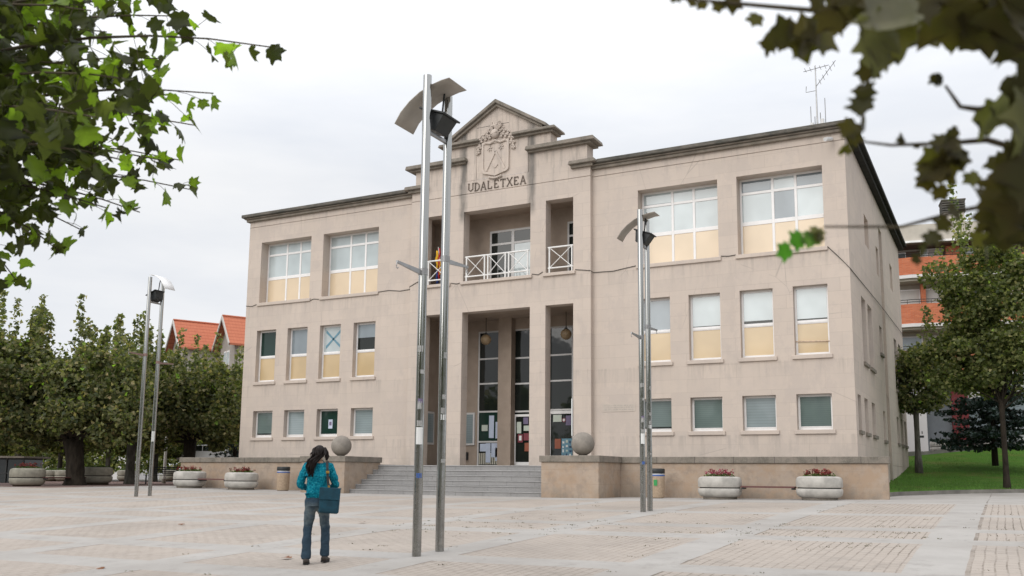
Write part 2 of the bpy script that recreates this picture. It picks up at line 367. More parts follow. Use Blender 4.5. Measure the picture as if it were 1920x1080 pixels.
def wall_grid(mb, X, Z, ops, P, thick_default=.3, outer=None):
    """front face of a wall in a (h,z) plane with recesses. P(h, d, z) gives the point at depth d behind the face.
    ops: (h0, h1, z0, z1, depth, closed)"""
    hs = sorted({X[0], X[1], *[o[0] for o in ops], *[o[1] for o in ops]}); zs = sorted({Z[0], Z[1], *[o[2] for o in ops], *[o[3] for o in ops]})
    for i in range(len(hs)-1):
        for j in range(len(zs)-1):
            hc = (hs[i]+hs[i+1])/2; zc = (zs[j]+zs[j+1])/2
            if any(o[0] < hc < o[1] and o[2] < zc < o[3] for o in ops): continue
            mb.add([P(hs[i], 0, zs[j]), P(hs[i+1], 0, zs[j]), P(hs[i+1], 0, zs[j+1]), P(hs[i], 0, zs[j+1])], [(0, 1, 2, 3)])
    for h0, h1, z0, z1, d, closed in ops:
        c = [(h0, z0), (h1, z0), (h1, z1), (h0, z1)]
        for k in range(4):
            a, b = c[k], c[(k+1) % 4]
            mb.add([P(a[0], 0, a[1]), P(b[0], 0, b[1]), P(b[0], d, b[1]), P(a[0], d, a[1])], [(3, 2, 1, 0)])
        if closed: mb.add([P(h0, d, z0), P(h1, d, z0), P(h1, d, z1), P(h0, d, z1)], [(0, 1, 2, 3)])

# ------------------------------------------------------------------ ground
def gz(x, y):
    s = max(0.0, -y-2.0); xx = .0004*min(abs(x), 16)**2 + (.0128*min(x-16, 40) if x > 16 else 0)
    s = min(s, 60)
    z = -(0.004*s+0.001*s*s)+xx
    if y > 0: z += .015*min(y, 40)*min(1, max(0, (x-12)/3))
    return z
def grid_sheet(name, xs, ys, mat, dz=0.0, kind='structure', hfun=gz):
    vs = [(x, y, hfun(x, y)+dz) for y in ys for x in xs]; nx = len(xs)
    fs = [(j*nx+i, j*nx+i+1, (j+1)*nx+i+1, (j+1)*nx+i) for j in range(len(ys)-1) for i in range(nx-1)]
    o = MB().add(vs, fs).build(name, mat, smooth='all'); tag(o, kind=kind); return o
def paving():
    n = NT('plaza_slabs_and_setts'); x, y, z = n.sep()[:3]
    wob = n.math('MULTIPLY', n.math('SUBTRACT', n.noise(1.1, 2), .5), .05)
    u = n.math('ADD', x, wob); v = n.math('ADD', y, wob)
    # concrete bands across (along x) and away (along y)
    fu = n.math('MULTIPLY', n.math('FRACT', n.math('DIVIDE', n.math('ADD', u, 100.05-10.68), 3.335)), 3.335)
    bu = n.math('LESS_THAN', fu, .67)
    fv = n.math('MULTIPLY', n.math('FRACT', n.math('DIVIDE', n.math('ADD', v, 12.55+6.15*20), 6.15)), 6.15)
    b1 = n.math('LESS_THAN', fv, .74)
    b2 = n.math('MULTIPLY', n.math('GREATER_THAN', fv, 2.10), n.math('LESS_THAN', fv, 2.78))
    b2 = n.math('MULTIPLY', b2, n.math('LESS_THAN', y, -12.0))
    edge = n.math('GREATER_THAN', y, -5.85)
    edge2 = n.math('LESS_THAN', y, -60.0)
    band = n.math('MAXIMUM', n.math('MAXIMUM', bu, n.math('MAXIMUM', b1, b2)), n.math('MAXIMUM', edge, edge2))
    # setts: long joints away from the camera side
    bc, bf = n.brick(n.comb(v, u), .24, .13, .011, 1, 0, .5, .2)
    moss = n.noise(.55, 5, .7); moss2 = n.noise(7, 3, .7)
    jm = n.math('MULTIPLY', n.ramp(moss, (.38, .25), (.62, 1.0)), n.ramp(moss2, (.35, .35), (.6, 1.0)))
    right = n.ramp(n.math('DIVIDE', x, 24), (.45, .62), (.75, 1.0))
    jm = n.math('MULTIPLY', jm, right)
    pink = n.noise(.4, 4, .6); f = n.noise(40, 4, .75)
    sett = n.mix(pink, (.39, .34, .295), (.435, .385, .34)); sett = n.mix(n.math('MULTIPLY', bc, .45), sett, (.465, .415, .37))
    sett = n.mix(n.math('MULTIPLY', n.ramp(f, (.35, 0.0), (.7, 1.0)), .35), sett, (.32, .28, .25))
    sett = n.mix(n.math('MULTIPLY', bf, jm), sett, (.11, .092, .068))
    conc = n.mix(n.ramp(n.noise(.7, 6, .7), (.35, 0.0), (.65, 1.0)), (.37, .353, .333), (.43, .412, .39))
    conc = n.mix(n.math('MULTIPLY', n.ramp(f, (.4, 0.0), (.7, 1.0)), .3), conc, (.33, .315, .30))
    col = n.mix(band, sett, conc)
    # wear patches and darkening stains of their own shape
    st = n.noise(.22, 6, .7, vec=n.mapping(n.co, (1, 1, 1), (3, 8, 0)))
    col = n.mix(n.ramp(st, (.46, 0.0), (.66, .45)), col, (.25, .225, .20))
    s2 = n.noise(1.6, 5, .75, vec=n.mapping(n.co, (1, 1, 1), (9, 2, 0))); col = n.mix(n.ramp(s2, (.55, 0.0), (.68, .4)), col, (.22, .20, .18))
    gum = n.voro(1.7); col = n.mix(n.ramp(gum, (.035, .5), (.05, 0.0)), col, (.15, .14, .13))
    eg = n.math('LESS_THAN', n.math('ABSOLUTE', n.math('SUBTRACT', fu, .69)), .018)
    col = n.mix(n.math('MULTIPLY', n.math('MULTIPLY', eg, n.math('SUBTRACT', 1, n.math('MAXIMUM', b1, b2))), n.ramp(moss, (.4, .1), (.6, .8))), col, (.13, .11, .09))
    n.bump(n.math('ADD', n.math('MULTIPLY', n.math('MULTIPLY', bf, n.math('SUBTRACT', 1, band)), -1.0), n.math('MULTIPLY', f, .3)), .5, .01)
    return n.done(col, .85, .25)
M['paving'] = paving()
M['asphalt'] = simple('asphalt', (.075, .072, .07), .9, .2, var=.25, scale=1.5, bump=.3)
M['redpave'] = simple('reddish_paving', (.21, .145, .13), .9, .2, var=.25, scale=2)
M['earth'] = simple('far_ground', (.16, .15, .12), .95, .1, var=.3, scale=.1)
M['kerb'] = simple('kerb_stone', (.20, .19, .17), .9, .2, var=.3, scale=2, bump=.4)
xs = [-400, -200, -100, -60] + list(np.arange(-45, 46, 1.5)) + [60, 100, 200, 400]
ys = [-400, -200, -100, -75] + list(np.arange(-62, 45, 1.5)) + [60, 100, 200, 400, 800]
grid_sheet('ground', xs, ys, 'earth', -.06)
def inside(x, y): return True
grid_sheet('plaza_pavement', list(np.arange(-17.5, 46.1, .9)), list(np.arange(-62, 13, .75)), 'paving', 0)
grid_sheet('side_path', list(np.arange(-60, -17.4, 1.7)), list(np.arange(-62, -6.4, 1.5)), 'paving', 0)
grid_sheet('path', list(np.arange(-60, -17.4, 1.7)), list(np.arange(-7.5, 14, 1.5)), 'redpave', .004)
grid_sheet('road', list(np.arange(-75, -16, 2.5)), list(np.arange(13, 22, 1.5)), 'asphalt', .004)

# lawn, rising behind the kerb towards the upper street
K = [(14.0, -2.0), (14.6, .5), (15.0, 2.9), (16.9, 6.0), (19.0, 7.6), (22.5, 9), (28, 10), (38, 10.5)]
B = [(11.5, 23, 1.95), (13.6, 24.75, 2.07), (15.0, 26.2, 2.25), (16.6, 27.4, 2.46), (19.7, 30.1, 2.84), (24, 32, 2.95), (32, 33, 3.0), (44, 33, 3.1)]
def spline(pts, n):
    out = []
    for i in range(len(pts)-1):
        for k in range(n):
            t = k/n; out.append(tuple(a+(b-a)*t for a, b in zip(pts[i], pts[i+1])))
    out.append(tuple(pts[-1])); return out
Ks = spline([(x, y, gz(x, y)+.13) for x, y in K], 4); Bs = spline(B, 4)
def lawn_pt(i, t):
    a, b = Vector(Ks[i]), Vector(Bs[i]); p = a.lerp(b, t); tt = t
    p.z = a.z + (b.z-a.z)*(.22*tt + .78*tt*tt)
    return p
NT_ = 16
vs = [lawn_pt(i, t/NT_) for i in range(len(Ks)) for t in range(NT_+1)]
fs = [(i*(NT_+1)+j, (i+1)*(NT_+1)+j, (i+1)*(NT_+1)+j+1, i*(NT_+1)+j+1) for i in range(len(Ks)-1) for j in range(NT_)]
def lawnmat():
    n = NT('lawn_grass'); a = n.noise(.8, 5, .65); b = n.noise(40, 4, .8)
    c = n.mix(n.ramp(a, (.3, 0.0), (.7, 1.0)), (.06, .15, .02), (.10, .21, .03)); c = n.mix(n.ramp(b, (.35, 0.0), (.7, .8)), c, (.045, .11, .015))
    c = n.mix(n.ramp(n.noise(.5, 4, .7, vec=n.mapping(n.co, (1, 1, 1), (5, 5, 0))), (.5, 0.0), (.68, .65)), c, (.13, .14, .04))
    n.bump(b, 1, .05); return n.done(c, .95, .1)
M['lawn'] = lawnmat()
lawn = MB().add(vs, fs).build('lawn_ground', 'lawn', smooth='all'); tag(lawn, kind='structure')
# grass blades standing in the lawn
random.seed(5)
gb = MB()
for _ in range(9000):
    i = random.uniform(0, 22); t = random.random()**1.5*.9
    i0 = int(i); p = lawn_pt(i0, t).lerp(lawn_pt(min(i0+1, len(Ks)-1), t), i-i0)
    a = random.uniform(0, 2*PI); w = .012; h = random.uniform(.04, .10)
    d = Vector((math.cos(a), math.sin(a), 0)); l = Vector((random.uniform(-.03, .03), random.uniform(-.03, .03), h))
    gb.add([p-d*w, p+d*w, p+l], [(0, 1, 2)])
M['blade'] = simple('grass_blades', (.10, .22, .03), .8, var=.4, scale=1.5)
tag(gb.build('grass', 'blade'), 'short mown grass covering the slope right of the town hall', 'grass', kind='stuff')
kb = MB()
for i in range(len(Ks)-1):
    a, b = Vector(Ks[i]), Vector(Ks[i+1]); d = (b-a).normalized(); nrm = Vector((d.y, -d.x, 0)).normalized()
    g1, g2 = a-Vector((0, 0, .3)), b-Vector((0, 0, .3))
    kb.add([g1+nrm*.1, g2+nrm*.1, b+nrm*.1+Vector((0, 0, .01)), a+nrm*.1+Vector((0, 0, .01)), a-nrm*.06+Vector((0, 0, .01)), b-nrm*.06+Vector((0, 0, .01))], [(0, 1, 2, 3), (3, 2, 5, 4)])
tag(kb.build('kerb', 'kerb'), kind='structure')
# upper street behind the lawn with its low retaining kerb wall
sv = []; sf = []
for i, p in enumerate(Bs):
    a = Vector(p); sv += [a+Vector((0, 0, .02)), Vector((a.x-6, a.y+40, a.z+.1))]
    if i: sf.append((2*i-2, 2*i, 2*i+1, 2*i-1))
tag(MB().add(sv, sf).build('street', 'asphalt'), kind='structure')
lw = MB()
for i in range(len(Bs)-1):
    a, b = Vector(Bs[i]), Vector(Bs[i+1]); d = (b-a).normalized(); nn = Vector((d.y, -d.x, 0))*.16; h = .22+.05*math.sin(i*.7)
    lw.add([a-nn*0+nn-Vector((0, 0, .3)), b+nn-Vector((0, 0, .3)), b+nn+Vector((0, 0, h)), a+nn+Vector((0, 0, h)), a-nn+Vector((0, 0, h)), b-nn+Vector((0, 0, h)), b-nn-Vector((0, 0, .3)), a-nn-Vector((0, 0, .3))], [(0, 1, 2, 3), (3, 2, 5, 4), (4, 5, 6, 7)])
tag(lw.build('low_wall', 'kerb'), 'low dark stone wall edging the street at the top of the lawn', 'wall')
# weeds in the joints and fallen leaves
wd = MB(); random.seed(8)
for _ in range(240):
    cx, cy = random.uniform(7, 19), random.uniform(-26, -8)
    if random.random() < .6: cy = random.choice([-17.0, -17.6, -17.9, -15.6, -19.0])+random.uniform(-.25, .25)
    if cx > 17.3 and random.random() < .5: continue
    zz = gz(cx, cy)
    for k in range(random.randint(4, 9)):
        p = Vector((cx+random.gauss(0, .05), cy+random.gauss(0, .05), zz)); a = random.uniform(0, 2*PI)
        d = Vector((math.cos(a), math.sin(a), 0)); h = random.uniform(.008, .022)
        wd.add([p-d*.01, p+d*.01, p+Vector((random.uniform(-.03, .03), random.uniform(-.03, .03), h))], [(0, 1, 2)])
M['weed'] = simple('joint_weeds', (.17, .165, .10), .9, var=.4, scale=3)
tag(wd.build('weeds', 'weed'), 'small weeds growing in the joints of the plaza paving', 'weeds', kind='stuff')

# ------------------------------------------------------------------ town hall
hall = thing('town_hall', 'three storey beige stone town hall with stepped gable and portico', 'town hall')
E_, KX, MX, S1, S2 = 14.1, 4.316, 1.612, 2.319, 3.557
YB = -.22
b1, t1, b2, t2, b3, t3 = 2.345, 3.573, 4.903, 7.332, 8.626, 11.55
XB = [13.32, 12.113, 11.398, 10.188, 9.454, 8.241, 7.507, 6.29]
XA = [13.29, 10.176, 9.445, 6.256]
ops = []; wins = []
for s in (-1, 1):
    for k in range(4):
        x0, x1 = sorted((s*XB[2*k], s*XB[2*k+1]))
        ops.append((x0, x1, b1, t1, .32, True)); wins.append(('low', s, k, x0, x1, b1, t1, .3))
        ops.append((x0, x1, b2, t2, .32, True)); wins.append(('mid', s, k, x0, x1, b2, t2, .3))
    for k in range(2):
        x0, x1 = sorted((s*XA[2*k], s*XA[2*k+1]))
        ops.append((x0, x1, b3, t3, .58, True)); wins.append(('top', s, k, x0, x1, b3, t3, .55))
w = MB(); Pf = lambda h, d, z: (h, d, z)
ZT = 12.78
for s in (-1, 1):
    o_ = [o for o in ops if (o[0]+o[1])*s > 0]; a, b = sorted((s*KX, s*E_))
    o_.append((a, b, 12.335, 12.362, .035, True))
    wall_grid(w, (a, b), (-.5, ZT), o_, Pf)
# right side wall (x = 14.1), y from 0 to 8 with a recess between front and rear volumes
sideops = [(.6, 1.45, 2.35, 3.58, .3, True), (2.4, 3.4, 2.35, 3.58, .3, True), (4.6, 5.7, 2.35, 3.58, .3, True),
           (2.75, 4.0, 4.9, 7.33, .3, True), (4.6, 6.0, 4.9, 7.33, .3, True), (4.8, 6.1, 9.7, 10.9, .3, True),
           (8.45, 9.3, 2.3, 3.5, .3, True), (8.5, 9.5, 5.9, 7.05, .3, True), (8.6, 9.5, 9.25, 10.45, .3, True),
           (14.2, 15.3, 2.38, 3.6, .3, True), (16.2, 17.3, 2.38, 3.6, .3, True), (18.1, 19.1, 2.38, 3.6, .3, True),
           (14.7, 15.9, 4.9, 7.33, .3, True), (16.9, 18.1, 4.9, 7.33, .3, True), (14.4, 15.5, 9.65, 10.85, .3, True),
           (10.0, 11.2, -.4, 11.6, .6, True), (11.5, 12.1, .35, .75, .3, True), (15.0, 15.6, .5, .9, .3, True), (11.25, 19.6, 1.30, 1.325, .02, True)]
wall_grid(w, (0, 19.6), (-.5, ZT), sideops, lambda h, d, z: (E_-d, h, z))
w.add([(-E_, 0, -.5), (-E_, 19.6, -.5), (-E_, 19.6, ZT), (-E_, 0, ZT)], [(3, 2, 1, 0)])
w.add([(-E_, 19.6, -.5), (E_, 19.6, -.5), (E_, 19.6, ZT), (-E_, 19.6, ZT)], [(3, 2, 1, 0)])
w.add([(-E_, 0, ZT), (E_, 0, ZT), (E_, 19.6, ZT), (-E_, 19.6, ZT)], [(0, 1, 2, 3)])
w.build('wall', 'stone', hall)
# central bay: front with pillars between openings
mb_, mt_, nb_, nt_ = 8.62, 11.585, 1.10, 7.345
c = MB()
cops = [(-MX, MX, mb_, mt_, .5, False), (S1, S2, mb_, mt_, .5, False), (-S2, -S1, mb_, mt_, .5, False),
        (-MX, MX, nb_, nt_, .5, False), (S1, S2, nb_, nt_, .5, False), (-S2, -S1, nb_, nt_, .5, False),
        (-KX, KX, 12.335, 12.362, .035, True)]
wall_grid(c, (-KX, KX), (nb_-.1, 12.9), cops, lambda h, d, z: (h, YB+d, z))
for s in (-1, 1):
    q = [(s*KX, YB, nb_-.1), (s*KX, 0, nb_-.1), (s*KX, 0, 12.9), (s*KX, YB, 12.9)]
    c.add(q, [(0, 1, 2, 3) if s > 0 else (3, 2, 1, 0)])
c.build('central_bay', 'stone', hall)
# inner faces of loggia and portico
lg = MB()
Yb, Yp = YB+.5, 2.5
lgops = [(-1.15, 1.15, 8.63, 11.05, .12, True), (2.62, 3.7, 8.63, 11.05, .12, True), (-3.7, -2.62, 8.63, 11.05, .12, True)]
wall_grid(lg, (-4.05, 4.05), (8.6, 11.9), lgops, lambda h, d, z: (h, 1.3+d, z))
ptops = [(-2.35, -1.1, 1.1, 6.95, .15, True), (-.55, .55, 1.1, 6.95, .15, True), (1.1, 2.35, 1.1, 6.95, .15, True)]
wall_grid(lg, (-4.05, 4.05), (1.0, 7.7), ptops, lambda h, d, z: (h, Yp+d, z))
for z0, z1, yb in ((8.6, 11.9, 1.3), (1.0, 7.7, Yp)):
    lg.box(-4.25, -4.05, Yb, yb, z0, z1); lg.box(4.05, 4.25, Yb, yb, z0, z1)
    lg.box(-4.05, 4.05, Yb+.002, yb, z1-.3+(.05 if z1 > 8 else 0), z1+.1)
for a, b in ((-KX+.05, -S2), (-S1, -MX), (MX, S1), (S2, KX-.05)):       # back faces of the pillars
    for z0, z1 in ((nb_, nt_), (mb_, mt_)): lg.add([(a, Yb, z0), (b, Yb, z0), (b, Yb, z1), (a, Yb, z1)], [(3, 2, 1, 0)])
lg.box(-4.05, 4.05, YB+.03, 1.3, 8.3, 8.6)
for s in (-1, 1):
    a, b = sorted((s*.45, s*1.1)); lg.box(a, b, 2.1, Yp, 1.1, 7.65)
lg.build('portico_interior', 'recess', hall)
# sills
def sill(x0, x1, z, y0, parent, name='sill'):
    MB().box(x0-.09, x1+.09, y0-.07, y0+.04, z-.13, z+.012).build(name, 'stone', parent, bevel=.012)
# windows
fr = .078
def window(kind, s, k, x0, x1, z0, z1, dep):
    m = MB(); y0, y1 = dep-.06, dep+.01
    W = x1-x0; H = z1-z0; P = 'pane_blind'
    def rail(a, b, c_, d_): m.box(a, b, y0, y1, c_, d_)
    rail(x0, x0+fr, z0, z1); rail(x1-fr, x1, z0, z1); rail(x0+fr, x1-fr, z0, z0+fr+.03); rail(x0+fr, x1-fr, z1-fr, z1)
    panes = []; panels = []
    if kind == 'low':
        panes.append((x0+fr, x1-fr, z0+fr, z1-fr))
        yy = y0-.012; m.box(x0+fr, x1-fr, yy, y0, z0+fr+.03, z0+fr+.06)
    elif kind == 'mid':
        zt = z0+H*.46; rail(x0+fr, x1-fr, zt, zt+.13)
        m.box(x0+fr, x1-fr, y0-.012, y0, zt+.03, zt+.10)
        panes.append((x0+fr, x1-fr, zt+.13, z1-fr)); panels.append((x0+fr, x1-fr, z0+fr, zt))
    else:
        zt = z0+H*.40; zu = z0+H*.795; xa = x0+W*.395; xb = x0+W*.665; wv = .10
        for xx in (xa, xb): rail(xx-wv/2, xx+wv/2, z0+fr, z1-fr)
        segs = [(x0+fr, xa-wv/2), (xa+wv/2, xb-wv/2), (xb+wv/2, x1-fr)]
        for i, (a, b) in enumerate(segs):
            rail(a, b, zt, zt+.15); rail(a, b, zu, zu+.10)
            panels.append((a, b, z0+fr, zt)); panes.append((a, b, zt+.15, zu)); panes.append((a, b, zu+.10, z1-fr))
    o = m.build('window', 'white', hall, bevel=.008)
    for i, (a, b, c_, d_) in enumerate(panes):
        P = 'pane_blind'
        if kind == 'low': P = ['pane_green', 'pane_mid', 'pane_darkgreen', 'pane_mid'][k] if s < 0 else ['pane_green', 'pane_mid', 'pane_green', 'pane_green'][k]
        if kind == 'mid':
            P = ['pane_darkgreen', 'pane_grey', 'pane_blind', 'pane_grey'][k] if s < 0 else ['pane_blind', 'pane_blind', 'pane_blind', 'pane_grey'][k]
        if kind == 'top':
            if s > 0 and k == 0: P = ['pane_blind', 'pane_grey', 'pane_grey', 'pane_blind', 'pane_blind', 'pane_grey'][i]
            if s < 0: P = ['pane_blind', 'pane_blind', 'pane_blind', 'pane_blind', 'pane_blind', 'pane_blind'][i]
        yy = y0+.025; h_ = d_-c_
        dark = 'pane_grey' if kind == 'top' else 'pane_dark'
        short = {('top', -1, 0, 7): .38, ('top', -1, 1, 1): .0, ('top', 1, 1, 1): .06, ('top', 1, 0, 1): .05, ('top', 1, 0, 7): .04, ('mid', -1, 3, 0): .48, ('mid', -1, 1, 0): .0, ('mid', 1, 1, 0): .09, ('mid', 1, 2, 0): .03, ('mid', 1, 0, 0): .05, ('low', -1, 0, 0): .12, ('low', 1, 3, 0): .12, ('low', 1, 1, 0): .03, ('low', 1, 2, 0): .04, ('low', -1, 1, 0): .05}.get((kind, s, k, i), .0)
        MB().box(a-.005, b+.005, yy+.002, yy+.014, c_-.005, d_+.005).build('pane', dark if short else P, o)
        if short: MB().box(a+.004, b-.004, yy-.004, yy, c_+h_*short, d_-.002).build('blind', P, o)
    for a, b, c_, d_ in panels:
        MB().box(a-.005, b+.005, y0+.02, y0+.04, c_-.005, d_+.005).build('panel', 'ochre_skylit' if kind == 'top' else 'ochre', o)
    sill(x0, x1, z0, 0, o)
    return o
wo = {}
for wv_ in wins: wo[(wv_[0], wv_[1], wv_[2])] = window(*wv_)
# the pale blue star-shaped sticker on one left window, small notice on another, and a rod across a right one
x0, x1 = -XB[4]+.1, -XB[5]-.1; zc = 6.72
st = MB(); xm = (x0+x1)/2
for dx, dz in ((.42, .36), (.42, -.36), (-.42, .36), (-.42, -.36)): st.prism([(xm, zc-.05), (xm+dx, zc+dz-.07*(1 if dz > 0 else -1)*0-.07), (xm+dx, zc+dz+.07), (xm, zc+.05)] if dx > 0 else [(xm, zc+.05), (xm+dx, zc+dz+.07), (xm+dx, zc+dz-.07), (xm, zc-.05)], .255, .262)
st.build('star_sticker', 'sky_print', wo[('mid', -1, 2)])
MB().box(-8.95, -8.72, .252, .26, 2.72, 3.12).build('notice', 'paperblue', wo[('low', -1, 2)])
MB().box(-8.90, -8.77, .249, .2515, 2.86, 3.02).build('print', 'purple', wo[('low', -1, 2)])
M['rust'] = simple('rusty_rod', (.62, .48, .36), .7, var=.3, scale=12)
MB().tube([(12.12, .22, 5.42), (13.31, .22, 5.38)], .02, 6).build('rod', 'rust', wo[('mid', 1, 0)])
# dark glass and sills in the narrow side windows
for (h0, h1, z0, z1, d, cl) in sideops[:15]:
    if z1 > 10.4: continue
    o = MB().box(E_-.29, E_-.25, h0, h0+.05, z0, z1).box(E_-.29, E_-.25, h1-.05, h1, z0, z1).box(E_-.29, E_-.25, h0+.05, h1-.05, z0, z0+.05).box(E_-.29, E_-.25, h0+.05, h1-.05, z1-.05, z1).build('window', 'white', hall)
    MB().box(E_-.285, E_-.27, h0+.045, h1-.045, z0+.045, z1-.045).build('pane', 'pane_grey', o)
    MB().box(E_-.02, E_+.08, h0-.06, h1+.06, z0-.12, z0).build('sill', 'cap', o)
# cornices of the wings
for s in (-1, 1):
    a, b = sorted((s*(KX+.0), s*(E_+.14))); m = MB().box(a, b, -.14, .3, 12.62, 12.735)
    a, b = sorted((s*(KX+.0), s*(E_+.22))); m.box(a, b, -.22, .3, 12.737, 12.80)
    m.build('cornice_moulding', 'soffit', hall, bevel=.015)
    a, b = sorted((s*(KX+.3), s*(E_+.32)))
    MB().box(a, b, -.33, 1.0, 12.802, 12.95).build('coping', 'edge', hall, bevel=.02)
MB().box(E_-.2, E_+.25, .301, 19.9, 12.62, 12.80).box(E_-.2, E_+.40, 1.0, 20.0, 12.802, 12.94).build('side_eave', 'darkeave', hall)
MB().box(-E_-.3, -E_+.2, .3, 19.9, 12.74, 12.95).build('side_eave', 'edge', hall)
# stepped parapet and gable of the central bay
for s in (-1, 1):
    cr_ = MB()
    a, b = sorted((s*1.3, s*4.16)); cr_.box(a, b, YB+.03, .45, 12.9, 13.72)
    a, b = sorted((s*.9, s*2.52)); cr_.box(a, b, YB+.012, .44, 13.72, 14.45)
    cr_.build('parapet', 'stone', hall)
pn = MB()
wall_grid(pn, (-1.5, 1.5), (12.9, 14.5), [(-1.02, -1.0, 12.95, 14.5, .02, True)], lambda h, d, z: (h, YB-.012+d, z))
pn.add([(-1.5, YB-.012, 12.9), (-1.5, .4, 12.9), (-1.5, .4, 14.5), (-1.5, YB-.012, 14.5)], [(0, 1, 2, 3)]); pn.add([(1.5, YB-.012, 12.9), (1.5, .4, 12.9), (1.5, .4, 14.5), (1.5, YB-.012, 14.5)], [(3, 2, 1, 0)])
pn.prism([(-2.08, 14.5), (2.08, 14.5), (2.08, 14.72), (0, 15.93), (-2.08, 14.72)], YB-.01, .4)
pn.build('gable', 'stone', hall)
gr_ = MB().box(-1.02, .55, YB-.0115, YB-.008, 15.13, 15.15); gr_.build('groove', 'groove', hall)  # raised dark strip, its colour stands in for an engraved groove's shade
cp = MB()
for s in (-1, 1):                                  # raking coping
    lo = (s*2.42, 14.62); hi = (0, 16.02); dx, dz = hi[0]-lo[0], hi[1]-lo[1]
    poly = [lo, hi, (hi[0], hi[1]+.16), (lo[0], lo[1]+.14)] if s < 0 else [(lo[0], lo[1]), (lo[0], lo[1]+.14), (hi[0], hi[1]+.16), hi]
    cp.prism(poly, YB-.26, .5)
    poly2 = [(x, z-.10) for x, z in poly[:2]]+[(x, z-.001-.14*(i == 1 or i == 0)) for i, (x, z) in enumerate(poly[2:])]
cp.build('gable_coping', 'cap', hall, bevel=.015)
und = MB()
for s in (-1, 1):
    poly = [(-2.2, 14.63), (0, 15.90), (0, 16.015), (-2.2, 14.74)]
    if s > 0: poly = [(-x, z) for x, z in poly][::-1]
    und.prism(poly, YB-.15, .3)
    a, b = sorted((s*.86, s*2.68)); und.box(a, b, YB-.13, .48, 14.40, 14.49)
    a, b = sorted((s*1.52, s*4.38)); und.box(a, b, YB-.13, .5, 13.66, 13.74)
    a, b = sorted((s*3.5, s*(KX+.14))); und.box(a, b, YB-.14, .3, 12.72, 12.84)
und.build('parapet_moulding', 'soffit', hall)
for s in (-1, 1):
    for n_, (xa, xb, z0, z1) in enumerate(((.80, 2.86, 14.492, 14.60), (1.44, 4.58, 13.742, 13.90), (3.42, KX+.3, 12.842, 12.985))):
        a, b = sorted((s*xa, s*xb))
        MB().prism([(a, z0), (b, z0), (b-.05, z1), (a+.05, z1)], YB-.27, .55).build('coping', 'cap', hall, bevel=.015)
# coat of arms
ca = MB(); cx = -.06
def shield_poly(hw, zt, zb, r):
    p = [(cx-hw, zt), (cx-hw, zb+.30)]
    for k in range(6): a = PI+PI/2*k/5; p.append((cx-hw+r+r*math.cos(a), zb+.30+.18*math.sin(a)*1.0))
    p += [(cx, zb)]
    for k in range(6): a = 1.5*PI+PI/2*k/5; p.append((cx+hw-r+r*math.cos(a), zb+.30+.18*math.sin(a)))
    p += [(cx+hw, zt)]
    return p
y_ = YB-.012
so_ = shield_poly(.66, 14.42, 12.93, .25); si_ = shield_poly(.57, 14.34, 13.02, .2)
ca.prism(so_, y_-.045, y_); n_ = len(so_)
ring = [(x, y_-.085, z) for x, z in so_]+[(x, y_-.085, z) for x, z in si_]+[(x, y_-.044, z) for x, z in si_]+[(x, y_-.044, z) for x, z in so_]
ca.add(ring, [(i, (i+1) % n_, (i+1) % n_+n_, i+n_) for i in range(n_)]+[(i+n_, (i+1) % n_+n_, (i+1) % n_+2*n_, i+2*n_) for i in range(n_)]+[(i+3*n_, (i+1) % n_+3*n_, (i+1) % n_, i) for i in range(n_)])
for s in (-1, 1):                                   # chevron
    ca.bar((cx, y_-.06, 14.0), (cx+s*.46, y_-.06, 13.18), .05, .10)
    sx, sz = cx+s*.28, 14.13                        # stars
    for k in range(3):
        a = PI*k/3+.26; ca.bar((sx-math.cos(a)*.13, y_-.06, sz-math.sin(a)*.13), (sx+math.cos(a)*.13, y_-.06, sz+math.sin(a)*.13), .04, .035)
    ca.bar((cx, y_-.06, 13.28), (cx+s*.12, y_-.06, 13.40), .04, .04)
ca.tube([(cx-.5, y_-.07, 14.40), (cx-.25, y_-.09, 14.33), (cx, y_-.09, 14.44), (cx+.25, y_-.09, 14.33), (cx+.5, y_-.07, 14.40)], .045, 6)
random.seed(3)
for k in range(7): ca.sphere((cx-.27+.09*k, y_-.05, 12.90-.05*math.sin(PI*k/6)), .065, 8, 6, (1, .8, .8))
ca.sphere((cx-.02, y_-.08, 14.74), .2, 12, 8, (1, .7, 1.0)); ca.bar((cx-.15, y_-.2, 14.70), (cx+.14, y_-.2, 14.78), .04, .05)
for k in range(8): ca.tube([(cx-.12+.035*k, y_-.1, 14.88), (cx-.18+.07*k+random.uniform(-.03, .03), y_-.13, 15.05), (cx-.14+.06*k+random.uniform(-.06, .06), y_-.09, 15.22)], [.04, .05, .03], 6)
def curl(x, z, r, s, t=.03):
    ca.tube([(x+s*r*math.cos(a)*(1-.08*i), y_-.06, z+r*math.sin(a)*(1-.08*i)) for i, a in enumerate([k*.8 for k in range(8)])], t, 6)
for s in (-1, 1):
    for (x, z, r) in ((.30, 14.62, .10), (.42, 14.78, .09), (.50, 14.58, .09), (.62, 14.70, .09), (.70, 14.52, .09), (.78, 14.62, .07), (.80, 14.40, .09), (.74, 14.25, .07), (.86, 14.22, .08), (.82, 14.06, .09), (.9, 14.0, .05), (.22, 14.82, .07), (.34, 14.92, .06)):
        curl(cx+s*x, z, r, s, .036); ca.sphere((cx+s*x, y_-.05, z), r*.45, 8, 5)
ca.build('coat_of_arms', 'stone', hall, smooth='auto')
